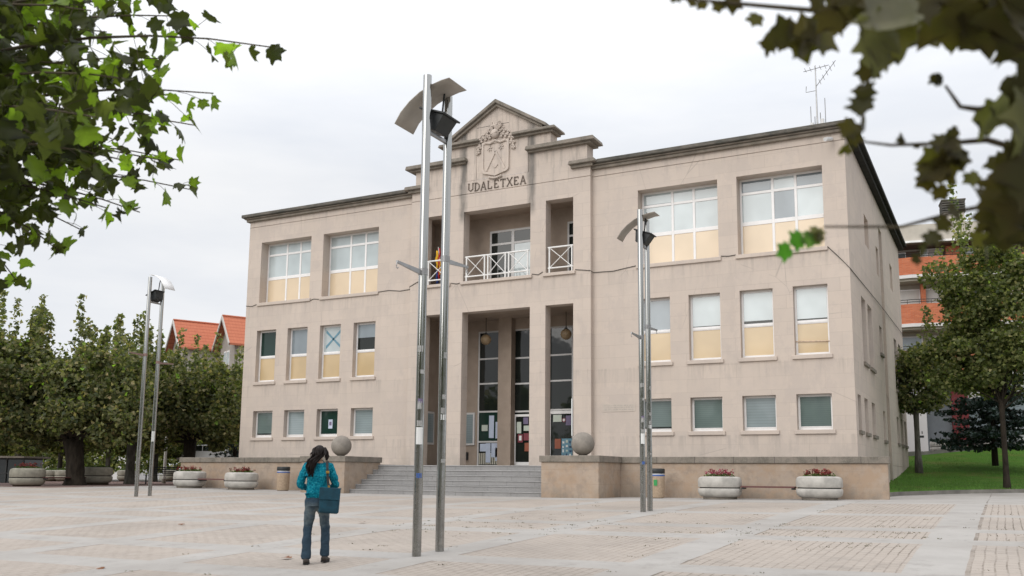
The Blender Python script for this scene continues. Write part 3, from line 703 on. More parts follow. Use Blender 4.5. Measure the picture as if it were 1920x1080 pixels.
# the lettering UDALETXEA
LT = MB(); H = .34; T = .040
def stroke(x, z, a, b, th): LT.bar((x+a[0], YB-.02, z+a[1]), (x+b[0], YB-.02, z+b[1]), .03, th)
def letter(ch, x, z, w_=.22):
    h = H; se = .035
    def ser(px, pz): LT.box(x+px-.042, x+px+.042, YB-.036, YB-.006, z+pz-.009, z+pz+.009)
    if ch == 'U':
        stroke(x, z, (.02, h), (.02, .08), T); stroke(x, z, (w_, h), (w_, .08), T*.6); stroke(x, z, (.02, .09), (w_*.5, .015), T*.8); stroke(x, z, (w_*.45, .015), (w_, .09), T*.6); ser(.02, h); ser(w_, h)
    if ch == 'D':
        stroke(x, z, (.03, 0), (.03, h), T)
        pts = [(.03, h), (w_*.6, h*.96), (w_, h*.7), (w_, h*.3), (w_*.6, h*.04), (.03, 0)]
        for p, q in zip(pts, pts[1:]): stroke(x, z, p, q, T*.7)
        ser(.02, h); ser(.02, 0)
    if ch == 'A':
        stroke(x, z, (0, 0), (w_*.5, h), T*.55); stroke(x, z, (w_*.5, h), (w_, 0), T); stroke(x, z, (w_*.2, h*.33), (w_*.8, h*.33), T*.5); ser(0, 0); ser(w_, 0)
    if ch == 'L':
        stroke(x, z, (.03, 0), (.03, h), T); stroke(x, z, (.03, .015), (w_*.9, .015), T*.6); stroke(x, z, (w_*.9, 0), (w_*.9, .09), T*.5); ser(.03, h)
    if ch == 'E':
        stroke(x, z, (.03, 0), (.03, h), T)
        for zz in (.015, h*.52, h-.015): stroke(x, z, (.03, zz), (w_*(.9 if zz != h*.52 else .65), zz), T*.6)
        stroke(x, z, (w_*.9, 0), (w_*.9, .08), T*.5); stroke(x, z, (w_*.9, h), (w_*.9, h-.08), T*.5)
    if ch == 'T':
        stroke(x, z, (w_*.5, 0), (w_*.5, h), T); stroke(x, z, (0, h-.015), (w_, h-.015), T*.6); stroke(x, z, (0, h), (0, h-.08), T*.5); stroke(x, z, (w_, h), (w_, h-.08), T*.5); ser(w_*.5, 0)
    if ch == 'X':
        stroke(x, z, (0, h), (w_, 0), T); stroke(x, z, (0, 0), (w_, h), T*.55); [ser(a, b) for a in (0, w_) for b in (0, h)]
for i, ch in enumerate('UDALETXEA'): letter(ch, -1.40+i*.318, 12.43)
LT.build('lettering', 'letters', hall)
# faint engraved plaque right of the entrance
M['plaque'] = simple('worn_plaque_stone', (.50, .44, .385), .85, .2, var=.08)
pq = MB().box(4.72, 6.08, -.012, .0, 3.13, 3.42).build('plaque', 'plaque', hall)
q2 = MB(); random.seed(4)
for r_, zz in enumerate((3.36, 3.285, 3.21)):
    x = 4.8
    while x < 5.95:
        w_ = random.uniform(.03, .12); q2.box(x, min(x+w_, 6.0), -.0145, -.0118, zz-.015, zz+.015); x += w_+.035
q2.build('worn_text', simple('worn_text_grey', (.42, .375, .33), .85), pq)
# loggia doors
def glazed(name, x0, x1, z0, z1, y, trans, mull, mat='greyframe', f=.07, pmat='pane_dark', special=None):
    m = MB(); m.box(x0, x0+f, y-.06, y, z0, z1).box(x1-f, x1, y-.06, y, z0, z1).box(x0+f, x1-f, y-.06, y, z1-f, z1).box(x0+f, x1-f, y-.06, y, z0, z0+f)
    xs_ = [x0+f]; zs_ = [z0+f]
    for t in trans: m.box(x0+f, x1-f, y-.065, y-.002, t-f/2, t+f/2)
    for t in mull: m.box(t-f*.8, t+f*.8, y-.06, y-.001, z0+f, z1-f)
    o = m.build(name, mat, hall)
    X = [x0+f]+[v for t in mull for v in (t-f*.8, t+f*.8)]+[x1-f]; Z = [z0+f]+[v for t in trans for v in (t-f/2, t+f/2)]+[z1-f]
    i = 0
    for a in range(0, len(X), 2):
        for b in range(0, len(Z), 2):
            MB().box(X[a]-.005, X[a+1]+.005, y-.04, y-.02, Z[b]-.005, Z[b+1]+.005).build('pane', (special or {}).get(i, pmat), o); i += 1
    return o
glazed('balcony_door', -1.15, 1.15, 8.64, 11.05, 1.36, [10.45], [0.0], f=.09, special={2: 'pane_blind'})
glazed('balcony_door', 2.62, 3.7, 8.64, 11.05, 1.36, [10.45], [], f=.08); glazed('balcony_door', -3.7, -2.62, 8.64, 11.05, 1.36, [10.45], [], f=.08)
# railings
def railing(x0, x1, n):
    m = MB(); y = YB+.05; zt, zb = 9.66, 8.83
    m.tube([(x0-.03, y, zt), (x1+.03, y, zt)], .035, 8); m.tube([(x0-.03, y, zb), (x1+.03, y, zb)], .03, 8)
    pw = (x1-x0)/n
    for k in range(n):
        a, b = x0+pw*k+(.08 if k else .03), x0+pw*(k+1)-(.08 if k < n-1 else .03)
        for xx in (a, b): m.tube([(xx, y, zt), (xx, y, 8.62)], .035, 8)
        for p, q in (((a, zb), (b, zt)), ((a, zt), (b, zb))): m.tube([(p[0], y+.001, p[1]), (q[0], y+.001, q[1])], .017, 6)
        m.sphere(((a+b)/2, y-.01, (zt+zb)/2), .03, 8, 6)
    m.build('balcony_railing', 'rail', hall, smooth='auto')
railing(-1.5, 1.5, 3); railing(S1+.12, S2-.05, 1); railing(-S2+.12, -S1-.05, 1)
for a, b in ((-MX, MX), (S1, S2), (-S2, -S1)): MB().box(a-.1, b+.1, YB-.09, YB+.12, 8.50, 8.625).build('sill', 'stone', hall, bevel=.01)
# portico glazing and doors
tr = [2.12, 3.42, 4.62, 5.72]
L1 = glazed('entrance_window', -2.35, -1.12, 1.1, 6.95, 2.58, [2.16, 3.45, 4.66, 5.74], [], special={0: 'pane_dark', 1: 'pane_darkgreen'})
D1 = glazed('entrance_door', -.54, .54, 1.1, 6.95, 2.58, [3.42, 4.60, 5.70], [])
MB().box(-.54+.07, -.40, 2.49, 2.518, 1.17, 3.3).box(.40, .47, 2.49, 2.518, 1.17, 3.3).box(-.40, .40, 2.49, 2.518, 3.2, 3.3).box(-.40, .40, 2.49, 2.518, 1.17, 1.3).build('door_leaf_frame', 'white', D1)
D2 = glazed('entrance_door', 1.12, 2.35, 1.1, 6.95, 2.58, [3.45, 4.66, 5.74], [])
MB().box(1.19, 1.30, 2.49, 2.518, 1.17, 3.4).box(1.30, 2.28, 2.49, 2.518, 3.28, 3.4).box(1.30, 2.28, 2.49, 2.518, 1.17, 1.3).build('door_leaf_frame', 'white', D2)
def poster(par, x0, x1, z0, z1, mat, y=2.515, name='poster'): return MB().box(x0, x1, y-.004, y, z0, z1).build(name, mat, par)
for a in ((-2.12, -1.82, 2.62, 2.88, 'papergreen'), (-1.75, -1.5, 2.32, 3.28, 'paperblue'), (-1.42, -1.22, 2.3, 3.0, 'paperblue'), (-2.2, -1.9, 1.75, 2.08, 'paperblue'), (-1.9, -1.66, 1.28, 2.1, 'paperblue'), (-1.62, -1.3, 1.5, 2.1, 'paperblue'), (-1.42, -1.2, 1.35, 1.9, 'paperblue')): poster(L1, *a)
ra = MB()
for k in range(9): ra.box(-2.26+k*.11, -2.18+k*.11, 2.522, 2.532, 1.2, 1.68)
ra.build('radiator', simple('cream_radiator', (.42, .40, .33), .5), L1)
for a in ((-.42+.08, -.12, 2.5, 2.98, 'papergreen'), (-.28, -.04, 2.12, 2.46, 'red'), (-.02, .22, 2.88, 3.16, 'purple'), (-.0, .3, 2.6, 2.82, 'papergreen'), (.0, .28, 2.2, 2.5, 'red'), (.05, .3, 1.75, 2.1, 'orange')): poster(D1, *a, y=2.485)
poster(D1, -.22, -.1, 2.2, 2.4, 'paper', 2.480, 'print')
for a in ((1.42, 1.82, 2.95, 3.24, 'papergreen'), (2.02, 2.26, 2.8, 3.2, 'purple'), (1.5, 1.78, 1.85, 2.25, 'orange')): poster(D2, *a, y=2.485)
ps = poster(D2, 1.82, 2.32, 1.42, 2.26, 'sky_print', 2.485); random.seed(9)
for r_ in range(4):
    for c_ in range(3):
        MB().box(1.86+c_*.16, 1.86+c_*.16+random.uniform(.05, .11), 2.476, 2.48, 1.52+r_*.18+.03*(c_ % 2), 1.58+r_*.18+random.uniform(.0, .06)+.03*(c_ % 2)).build('print', random.choice(['paper', 'navy', 'navy', 'papergreen']), D2)
rs = MB(); rs.v = []
for k in range(20):
    pass
rs.lathe([(0.001, 0), (.09, 0), (.09, .004), (0.001, .004)], 18); o = rs.build('round_sign', 'red', D2); o.location = (1.93, 2.48, 3.02); o.rotation_euler = (PI/2, 0, 0)
rs2 = MB().lathe([(0.001, 0), (.055, 0), (.055, .004), (0.001, .004)], 18); o = rs2.build('round_sign_centre', 'paper', D2); o.location = (1.93, 2.474, 3.02); o.rotation_euler = (PI/2, 0, 0)
# glazed notice boards inside the portico
nbm = MB().box(-4.05, -3.99, .6, 1.5, 2.02, 3.42).build('notice_board', 'greyframe', hall); MB().box(-3.989, -3.985, .68, 1.42, 2.1, 3.34).build('pane', 'pane_mid', nbm)
nb2 = MB().box(-3.3, -2.46, 2.44, 2.5, 2.02, 3.42).build('notice_board', 'greyframe', hall); MB().box(-3.22, -2.54, 2.43, 2.439, 2.1, 3.34).build('pane', 'pane_mid', nb2)
MB().box(-3.1, -2.78, 2.38, 2.5, 1.4, 1.72).build('letter_box', 'blackmetal', hall)
# white sign edge-on beside the right opening
MB().box(S2-.06, S2-.02, YB-.05, YB+.45, 2.25, 3.65).build('side_sign', 'paper', hall)
# hanging globes
for x, lab in ((-1.51, 'ochre glass globe lamp hanging in the wide middle opening of the portico'), (2.38, 'ochre glass globe lamp hanging in the narrow right opening of the portico')):
    g = thing('globe_lamp', lab, 'lamp', (x, 1.7, 6.69), group='globe lamps in the portico')
    MB().sphere((0, 0, 0), .235, 20, 14).build('globe', 'globe', g, smooth='all')
    MB().tube([(0, 0, .25), (0, 0, 1.04)], .016, 6).build('cord', 'blackmetal', g)
    MB().lathe([(.10, .17), (.09, .23), (.03, .28), (.02, .34)], 14).build('cap', 'blackmetal', g)
# facade cable
def cable(pts, r=.014, par=hall): MB().tube(pts, r, 5).build('cable', 'cable', par)
cable([(-14.1, -.02, 8.56), (-13.7, -.02, 8.52), (-13.4, -.02, 8.6)]); cable([(-10.1, -.02, 8.52), (-9.9, -.02, 8.58), (-9.55, -.02, 8.54)])
cable([(-6.2, -.02, 8.60), (-5.6, -.02, 8.63), (-5.0, -.02, 8.55), (-4.45, -.02, 8.58), (-4.34, YB-.02, 8.64), (-3.9, YB-.02, 8.82), (-3.66, YB-.02, 8.7)])
cable([(-2.2, YB-.02, 8.62), (-1.9, YB-.02, 8.56), (-1.7, YB-.02, 8.6)]); cable([(1.7, YB-.02, 8.66), (2.0, YB-.02, 8.6), (2.2, YB-.02, 8.7)])
cable([(3.65, YB-.02, 8.66), (4.3, YB-.02, 8.56), (4.36, -.02, 8.52), (5.2, -.02, 8.5), (6.15, -.02, 8.62)]); cable([(9.53, -.02, 8.66), (9.8, -.02, 8.63), (10.1, -.02, 8.65)])
cable([(13.38, -.02, 8.62), (13.8, -.04, 8.16), (14.12, -.05, 7.78), (14.15, 9, 7.95), (14.15, 19.6, 8.1)], .014)
# camera on the corner
sc_ = thing('security_camera', 'small white security camera under the top right corner cornice', 'camera', (13.66, -.02, 12.86))
MB().tube([(.02, -.18, -.02), (-.12, -.62, -.16)], .075, 10).build('housing', 'camwhite', sc_, smooth='auto'); MB().bar((.04, 0, .02), (.0, -.26, .0), .05).build('bracket', 'darksteel', sc_)
# antenna on the roof
an = thing('antenna', 'thin metal aerial mast on the roof above the right corner', 'antenna', (13.08, .75, 13.4))
a_ = MB().tube([(0, 0, 0), (0, 0, 2.75)], [.035, .02], 6); a_.build('mast', 'darksteel', an)
a2 = MB().tube([(-.45, .1, 2.62), (.5, -.1, 2.62)], .014, 4)
for k in range(5): a2.tube([(-.36+.18*k, -.2, 2.62), (-.36+.18*k, .2, 2.62)], .009, 4)
a2.build('aerial', 'darksteel', an)
a3 = MB().tube([(0, 0, 1.9), (.75, -.1, 2.75)], .014, 4)
for k in range(5): a3.tube([(.15+.13*k, -.25, 2.07+.15*k), (.15+.13*k, .25, 2.07+.15*k)], .009, 4)
a3.tube([(0, 0, 1.75), (-.35, -.1, 1.7), (-.3, -.3, 1.85)], .012, 4); a3.build('aerial', 'darksteel', an)
a4 = MB()
for x in (-.22, -.08, .12, .3): a4.tube([(x, 0, 0), (x, 0, .5+abs(x)*3)], .014, 4)
a4.box(-.25, -.13, -.06, .06, .3, .5).box(.12, .24, -.05, .05, .35, .6).box(-.3, .35, -.03, .03, .08, .12); a4.build('bracket', 'darksteel', an)
# flags in the left loggia opening
fl = thing('flag', 'furled red and yellow flag on a pole in the left balcony opening', 'flag', (-3.0, .40, 8.97))
MB().tube([(0, 0, 0), (-.12, -.25, 1.75)], .02, 6).build('pole', 'greyframe', fl)
for col, x0_, x1_, za, zb in (('flag_yellow', -.28, -.14, .75, 1.6), ('flag_red', -.13, -.05, .3, 1.7), ('flag_yellow', -.06, .0, .5, 1.2), ('flag_red', .01, .10, .25, 1.4), ('flag_blue', -.24, -.14, .12, .72)):
    f_ = MB(); n_ = 8
    vs = []
    for k in range(n_+1):
        z = za+(zb-za)*k/n_; wv = .025*math.sin(k*1.7+x0_*30)
        vs += [(x0_+wv, -.18+.05*math.sin(k), z), ((x0_+x1_)/2+wv, -.25, z), (x1_+wv, -.16+.04*math.cos(k*1.3), z)]
    f_.add(vs, [(3*k+j, 3*k+j+1, 3*k+j+4, 3*k+j+3) for k in range(n_) for j in (0, 1)])
    o = f_.build('cloth', col, fl, smooth='all'); sm = o.modifiers.new('thick', 'SOLIDIFY'); sm.thickness = .01

# ------------------------------------------------------------------ podium, steps, spheres
ZC0, ZC1 = 1.19, 1.405
def podium(s, lab):
    p = thing('podium_wall', lab, 'wall', (0, 0, 0), group='podium walls beside the steps')
    a, b = sorted((s*4.25, s*6.39)); m = MB().box(a, b, -4.54, -2.18, -.4, ZC0)
    a2_, b2_ = sorted((s*6.39, s*15.28)); m.box(a2_, b2_, -2.46, -2.18, -.4, ZC0)
    m.build('wall', 'podium', p)
    cp_ = MB()
    a3_, b3_ = sorted((s*4.19, s*6.45)); cp_.box(a3_, b3_, -4.60, -2.12, ZC0+.002, ZC1)
    a4_, b4_ = sorted((s*6.452, s*15.34)); cp_.box(a4_, b4_, -2.52, -2.12, ZC0+.002, ZC1-.002)
    cp_.build('coping', 'cap', p, bevel=.012)
    tb = MB(); x = min(a4_, b4_)+1.3
    while x < max(a4_, b4_)-.3: tb.box(x, x+.012, -2.523, -2.51, ZC0+.003, ZC1-.004); x += 1.35
    tb.build('joints', 'groove', p)
podium(-1, 'long low stone podium wall with coping left of the entrance steps'); podium(1, 'long low stone podium wall with coping right of the entrance steps')
tr_ = MB().box(-14.1, -4.252, -2.17, -.002, -.5, ZC0-.05).box(4.252, 14.1, -2.17, -.002, -.5, ZC0-.05)
tag(tr_.build('terrace', 'granite'), kind='structure')
stp = thing('stone_steps', 'flight of six grey granite steps up to the portico', 'steps')
for k in range(6):
    z0 = -.30 if k == 0 else .0+.183*k; z1 = .183*(k+1)-.004
    y0 = -4.19+.374*k
    yend = 2.6 if k == 5 else y0+.43
    m = MB().box(-4.248, 4.248, y0+.02, yend, z0, z1-.03).box(-4.248, 4.248, y0, yend, z1-.03, z1)
    so_ = m.build('step', 'granite', stp)
    MB().box(-4.24, 4.24, y0-.004, y0+.03, z1-.016, z1+.003).build('nosing', 'nosing', so_)
for s, x in ((-1, -4.86), (1, 5.59)):
    lab = 'large stone ball on the podium corner %s of the steps' % ('left' if s < 0 else 'right')
    g = thing('stone_ball', lab, 'stone ball', (x, -4.0, 1.432), group='stone balls flanking the steps')
    MB().sphere((0, 0, .415), .405, 36, 24).build('ball', 'spherestone', g, smooth='all')
    MB().lathe([(.17, -.0), (.17, .03)], 20).build('foot', 'cap', g)

for o in [o for o in COL.objects if o.parent is None and o.name.split('.')[0] in ('town_hall', 'podium_wall', 'stone_steps')]:
    o.scale = (1, 1, 1.0405); o.location.z = -.03

# ------------------------------------------------------------------ planters and bins
def leaf_quads(pts, size, seed, shape='kite', up=.3, smin=.7, smax=1.25, tint=None, normals=None):
    """leaf-sized bent blades around the given points -> verts, faces, tint"""
    rng = np.random.default_rng(seed); n = len(pts); P = np.asarray(pts, float)
    d = rng.normal(size=(n, 3)); d[:, 2] = d[:, 2]*.6-up; d /= np.linalg.norm(d, axis=1)[:, None]
    r = rng.normal(size=(n, 3)); s = np.cross(d, r); s /= np.linalg.norm(s, axis=1)[:, None]; nn = np.cross(s, d)
    L = size*rng.uniform(smin, smax, n)[:, None]
    # six points: base, two side lobes, two shoulder tips, tip
    a = P; b = P+d*L*.35+s*L*.52+nn*L*.12; c_ = P+d*L*.62+s*L*.26; e = P+d*L*1.0-nn*L*.08; f = P+d*L*.62-s*L*.26; g = P+d*L*.35-s*L*.52+nn*L*.12
    V = np.stack([a, b, c_, e, f, g], 1).reshape(-1, 3)
    base = np.arange(n)[:, None]*6
    F = np.concatenate([base+np.array([[0, 1, 2, 3]]), base+np.array([[0, 3, 4, 5]])], 1).reshape(-1, 4)
    t = rng.random(n) if tint is None else tint(rng, P)
    return V, F, np.repeat(t, 2)
def leaf_object(name, V, F, T, mat, parent):
    me = bpy.data.meshes.new(name); me.from_pydata(V.tolist(), [], F.tolist()); me.update()
    at_ = me.attributes.new('tint', 'FLOAT', 'FACE'); at_.data.foreach_set('value', T.astype(np.float32))
    me.materials.append(M[mat]); o = bpy.data.objects.new(name, me); COL.objects.link(o)
    if parent is not None: o.parent = parent
    return o
def planter(loc, lab, flowers, old=False, r=.70, grp='round concrete planters', rz=0, h=.74):
    p = thing('planter', lab, 'planter', loc, rz, grp); c_ = 'concrete_old' if old else 'concrete'; k = r/.70; q = h/.74
    MB().lathe([(.50*k, 0), (.54*k, .0), (.54*k, .09*q)], 32).build('foot', 'soil' if old else 'cap', p, smooth='auto')
    MB().lathe([(.50*k, .07*q), (.60*k, .09*q), (.67*k, .15*q), (.70*k, .24*q), (.70*k, .33*q), (.685*k, .35*q), (.62*k, .352*q)], 40).build('bowl', c_, p, smooth='auto')
    MB().lathe([(.62*k, .345*q), (.645*k, .35*q), (.645*k, .385*q), (.62*k, .39*q)], 32).build('groove', 'groove', p)
    MB().lathe([(.62*k, .383*q), (.685*k, .385*q), (.70*k, .41*q), (.70*k, .60*q), (.675*k, .68*q), (.60*k, .72*q), (.54*k, .73*q), (.52*k, .70*q), (.50*k, .66*q), (.001, .66*q)], 40).build('rim', c_, p, smooth='auto')
    MB().lathe([(.52*k, .64*q), (.5*k, .69*q), (.001, .70*q)], 24).build('soil', 'soil', p)
    rng = np.random.default_rng(abs(hash(lab)) % 1000 if False else len(lab)*7+int(loc[0]*10) % 97)
    n = 260; a = rng.uniform(0, 2*PI, n); rr = .50*k*np.sqrt(rng.random(n)); pts = np.stack([rr*np.cos(a), rr*np.sin(a), .71*q+rng.random(n)*.09], 1)
    V, F, T = leaf_quads(pts, .06, 3, up=-.3); leaf_object('foliage', V, F, T, 'flower_green', p)
    if flowers:
        n = 420; a = rng.uniform(0, 2*PI, n); rr = .46*k*np.sqrt(rng.random(n)); ph = rng.integers(0, 40, n); tops = rng.uniform(.06, .24, 40)
        cx_ = rng.uniform(-.4, .4, 40)*k; cy_ = rng.uniform(-.4, .4, 40)*k
        pts = np.stack([cx_[ph]+rng.normal(0, .025, n), cy_[ph]+rng.normal(0, .025, n), .74*q+tops[ph]*rng.uniform(.4, 1, n)], 1)
        V, F, T = leaf_quads(pts, .05, 4, up=-.6); leaf_object('flowers', V, F, T, flowers, p)
    return p
def on(x, y, dz=0): return (x, y, gz(x, y)+dz)
GP = 'round concrete planters'
planter(on(10.26, -3.6), 'concrete planter of pink flowers before the podium right of the steps', 'flower_pink')
planter(on(13.37, -3.5), 'concrete planter of red flowers nearest the right end of the podium wall', 'flower_red')
planter(on(-10.43, -3.6), 'concrete planter of dark red flowers beside the tan bin, left podium', 'flower_red')
planter(on(-13.57, -3.5), 'concrete planter at the left end of the podium wall', 'flower_red')
planter(tuple(at(180, 908.5, 46)), 'bare mossy concrete planter right of the thick plane trunk', None, True, r=.74, h=.86)
planter(tuple(at(50, 913.5, 42)), 'mossy concrete planter of dark red flowers far left on the plaza edge', 'flower_red', True, r=.74, h=.86)
def bench(a, b, lab):
    a = Vector(a); b = Vector(b); d = b-a; rz = math.atan2(d.y, d.x)
    t = thing('bench_slat', lab, 'bench', (a+b)/2, rz, 'slat benches between the planters'); L = d.length
    for i, y in enumerate((-.16, 0, .16)): MB().box(-L/2, L/2, y-.065, y+.065, -.025, .025).build('slat', 'bench', t, bevel=.006)
    MB().box(-L/2+.02, -L/2+.1, -.2, .2, -.08, -.026).box(L/2-.1, L/2-.02, -.2, .2, -.08, -.026).build('bracket', 'blackmetal', t)
bench((10.98, -3.6, .44), (12.65, -3.52, .45), 'red brown slat bench between the two right podium planters')
bench((-12.85, -3.5, .46), (-11.15, -3.6, .46), 'red brown slat bench between the two left podium planters')
pa, pb = at(80, 896, 42), at(158, 895, 45.6)
bench(pa, pb, 'long red brown slat bench before the thick plane trunk')
def bin_(loc, lab, mark=False):
    p = thing('litter_bin', lab, 'litter bin', loc, group='tan litter bins')
    MB().lathe([(.20, 0), (.24, .02), (.255, .1), (.27, .70), (.27, .74)], 24).build('drum', 'bintan', p, smooth='auto')
    MB().lathe([(.22, -.005), (.22, .03)], 20).build('base', 'groove', p)
    MB().lathe([(.272, .74), (.272, .785)], 24).build('band', 'blue', p, smooth='auto'); MB().lathe([(.25, .785), (.25, .83)], 24).build('neck', 'paper', p)
    MB().lathe([(.27, .83), (.275, .84), (.275, .96), (.26, .99), (.2, 1.0)], 24).build('lid', 'blackmetal', p, smooth='auto')
    if mark: MB().box(-.02, .1, -.275, -.262, .42, .62).build('mark', 'green', p)
bin_(on(-8.39, -3.3), 'tan litter bin with black lid against the left podium wall')
bin_(on(8.0, -3.25), 'tan litter bin with black lid behind the steel lamp poles, right podium', True)

# ------------------------------------------------------------------ lamps
def lamp(bx, by, bz, gap, H1, H2, lab, flip=1, pale=False, armz=4.22, brown=False):
    t = thing('street_lamp', lab, 'street lamp', (bx, by, bz), group='twin pole steel lamps on the plaza')
    for i, (y, H) in enumerate(((0, H1), (gap, H2))):
        po = MB().lathe([(.067, -.05), (.067, H-.004), (.055, H)], 20, (0, y, 0)).build('pole', 'steel', t, smooth='auto')
        if not pale:
            random.seed(i+int(bx))
            for k in range(5):
                z = random.uniform(1.2, 3.0); a = random.uniform(-1.9, -.9) if not brown else -1.4
                w_, h_ = random.uniform(.05, .09), random.uniform(.05, .12)
                vs = [(math.cos(a+da)*.0695, y+math.sin(a+da)*.0695, z+dz) for dz in (0, h_) for da in (0, w_/.067/2, w_/.067)]
                MB().add(vs, [(0, 1, 4, 3), (1, 2, 5, 4)]).build('sticker_scrap', simple('sticker_residue', (.36, .36, .35), .8, var=.3, scale=20) if k else M['purple'] if i == 0 else M['paper'], po)
            if i == 0:
                a = -1.75
                vs = [(math.cos(a+da)*.0695, y+math.sin(a+da)*.0695, 1.62+dz) for dz in (0, .25) for da in (0, .5, 1.0, 1.5)]
                MB().add(vs, [(0, 1, 5, 4), (1, 2, 6, 5), (2, 3, 7, 6)]).build('taped_notice', 'paper', po)
                vs = [(math.cos(a+da)*.0695, y+math.sin(a+da)*.0695, 1.13+dz) for dz in (0, .07) for da in (.3, .9, 1.5)]
                MB().add(vs, [(0, 1, 4, 3), (1, 2, 5, 4)]).build('sticker', 'blue', po)
        else:
            if i == 1:
                vs = [(math.cos(a)*.0695, y+math.sin(a)*.0695, 1.9+dz) for dz in (0, .36) for a in (-1.9, -1.3, -.7, -.1)]
                MB().add(vs, [(0, 1, 5, 4), (1, 2, 6, 5), (2, 3, 7, 6)]).build('taped_notice', 'paper', po)
    # curved reflector plate
    m = MB(); y0, y1 = .06, gap-.04
    if not pale: P_ = [(-.64, 6.70), (-.53, 6.87), (-.37, 7.02), (-.18, 7.14), (.04, 7.22), (.22, 7.26), (.36, 7.27)]
    else: P_ = [(-.12, 7.46), (.05, 7.44), (.25, 7.36), (.42, 7.24), (.56, 7.08), (.66, 6.9)]
    vs = []
    for x, z in P_: vs += [(x, y0, z+(H1-7.36)), (x, y1, z+(H1-7.36))]
    m.add(vs, [(2*i, 2*i+1, 2*i+3, 2*i+2) for i in range(len(P_)-1)])
    o = m.build('reflector', 'reflector_pale' if pale else 'reflector', t, smooth='all'); sm = o.modifiers.new('thick', 'SOLIDIFY'); sm.thickness = .012
    dh = H1-7.36
    MB().tube([(.06, gap-.16, 7.36+dh), (.03, gap-.18, 7.2+dh), (.0, gap-.2, 6.75+dh)], .017, 6).build('bracket', 'blackmetal', t)
    # floodlight box
    q = Matrix.Rotation(.35*flip, 3, 'Y'); f_ = MB(); c0 = Vector((-.01*flip, gap/2, 6.68+dh))
    top = [(-.20, -.18), (.22, -.18), (.22, .18), (-.20, .18)]; bot = [(-.12, -.16), (.14, -.16), (.14, .16), (-.12, .16)]
    vs = [c0+q @ Vector((x, y*gap/.5*.9, .13)) for x, y in top]+[c0+q @ Vector((x, y*gap/.5*.9, -.14)) for x, y in bot]
    f_.add(vs, [(0, 1, 2, 3), (7, 6, 5, 4), (0, 4, 5, 1), (1, 5, 6, 2), (2, 6, 7, 3), (3, 7, 4, 0)])
    q0 = c0+q @ Vector((0, 0, .145)); f_.obox(q0, .50, gap*.78, .03, q)
    fb = f_.build('floodlight', 'blackmetal', t, bevel=.008)
    MB().bar((-.01, 0, 6.47+dh), (-.01, gap, 6.47+dh), .05).build('crossbar', 'darksteel', t)
    # banner arms
    am = 'brownarm' if pale else 'darksteel'
    for y, d, z in ((0, -1, armz-.0), (gap, 1, armz+.33 if not pale else armz-.2)):
        arm = MB(); L = .62
        arm.add([(-.015, y+d*.08, z-.055), (-.015, y+d*.08, z+.02), (-.015, y+d*(L+.08), z+.035), (-.015, y+d*(L+.08), z+.0),
                 (.015, y+d*.08, z-.055), (.015, y+d*.08, z+.02), (.015, y+d*(L+.08), z+.035), (.015, y+d*(L+.08), z+.0)], [(0, 1, 2, 3), (7, 6, 5, 4), (0, 4, 5, 1), (1, 5, 6, 2), (2, 6, 7, 3), (3, 7, 4, 0)])
        ao = arm.build('banner_arm', am, t)
        MB().lathe([(.075, -.05), (.075, .05)], 16, (0, y, z)).build('collar', am, ao)
        hk = [(0, y+d*(L+.06)+.03*math.cos(a), z-.04+.04*math.sin(a)) for a in [k*.9+1.2 for k in range(6)]]
        MB().tube(hk, .008, 5).build('hook', 'darksteel', ao)
    return t
lamp(10.854, -22.384, -.455, .63, 7.36, 7.25, 'nearest tall twin pole steel lamp standing before the portico')
lamp(10.80, -12.51, -.108, .50, 7.45, 7.30, 'twin pole steel lamp before the right wing of the town hall')
lamp(-7.947, -11.225, -.10, .58, 7.69, 7.66, 'twin pole steel lamp with pale reflector beside the plane trees', -1, True, 4.9)

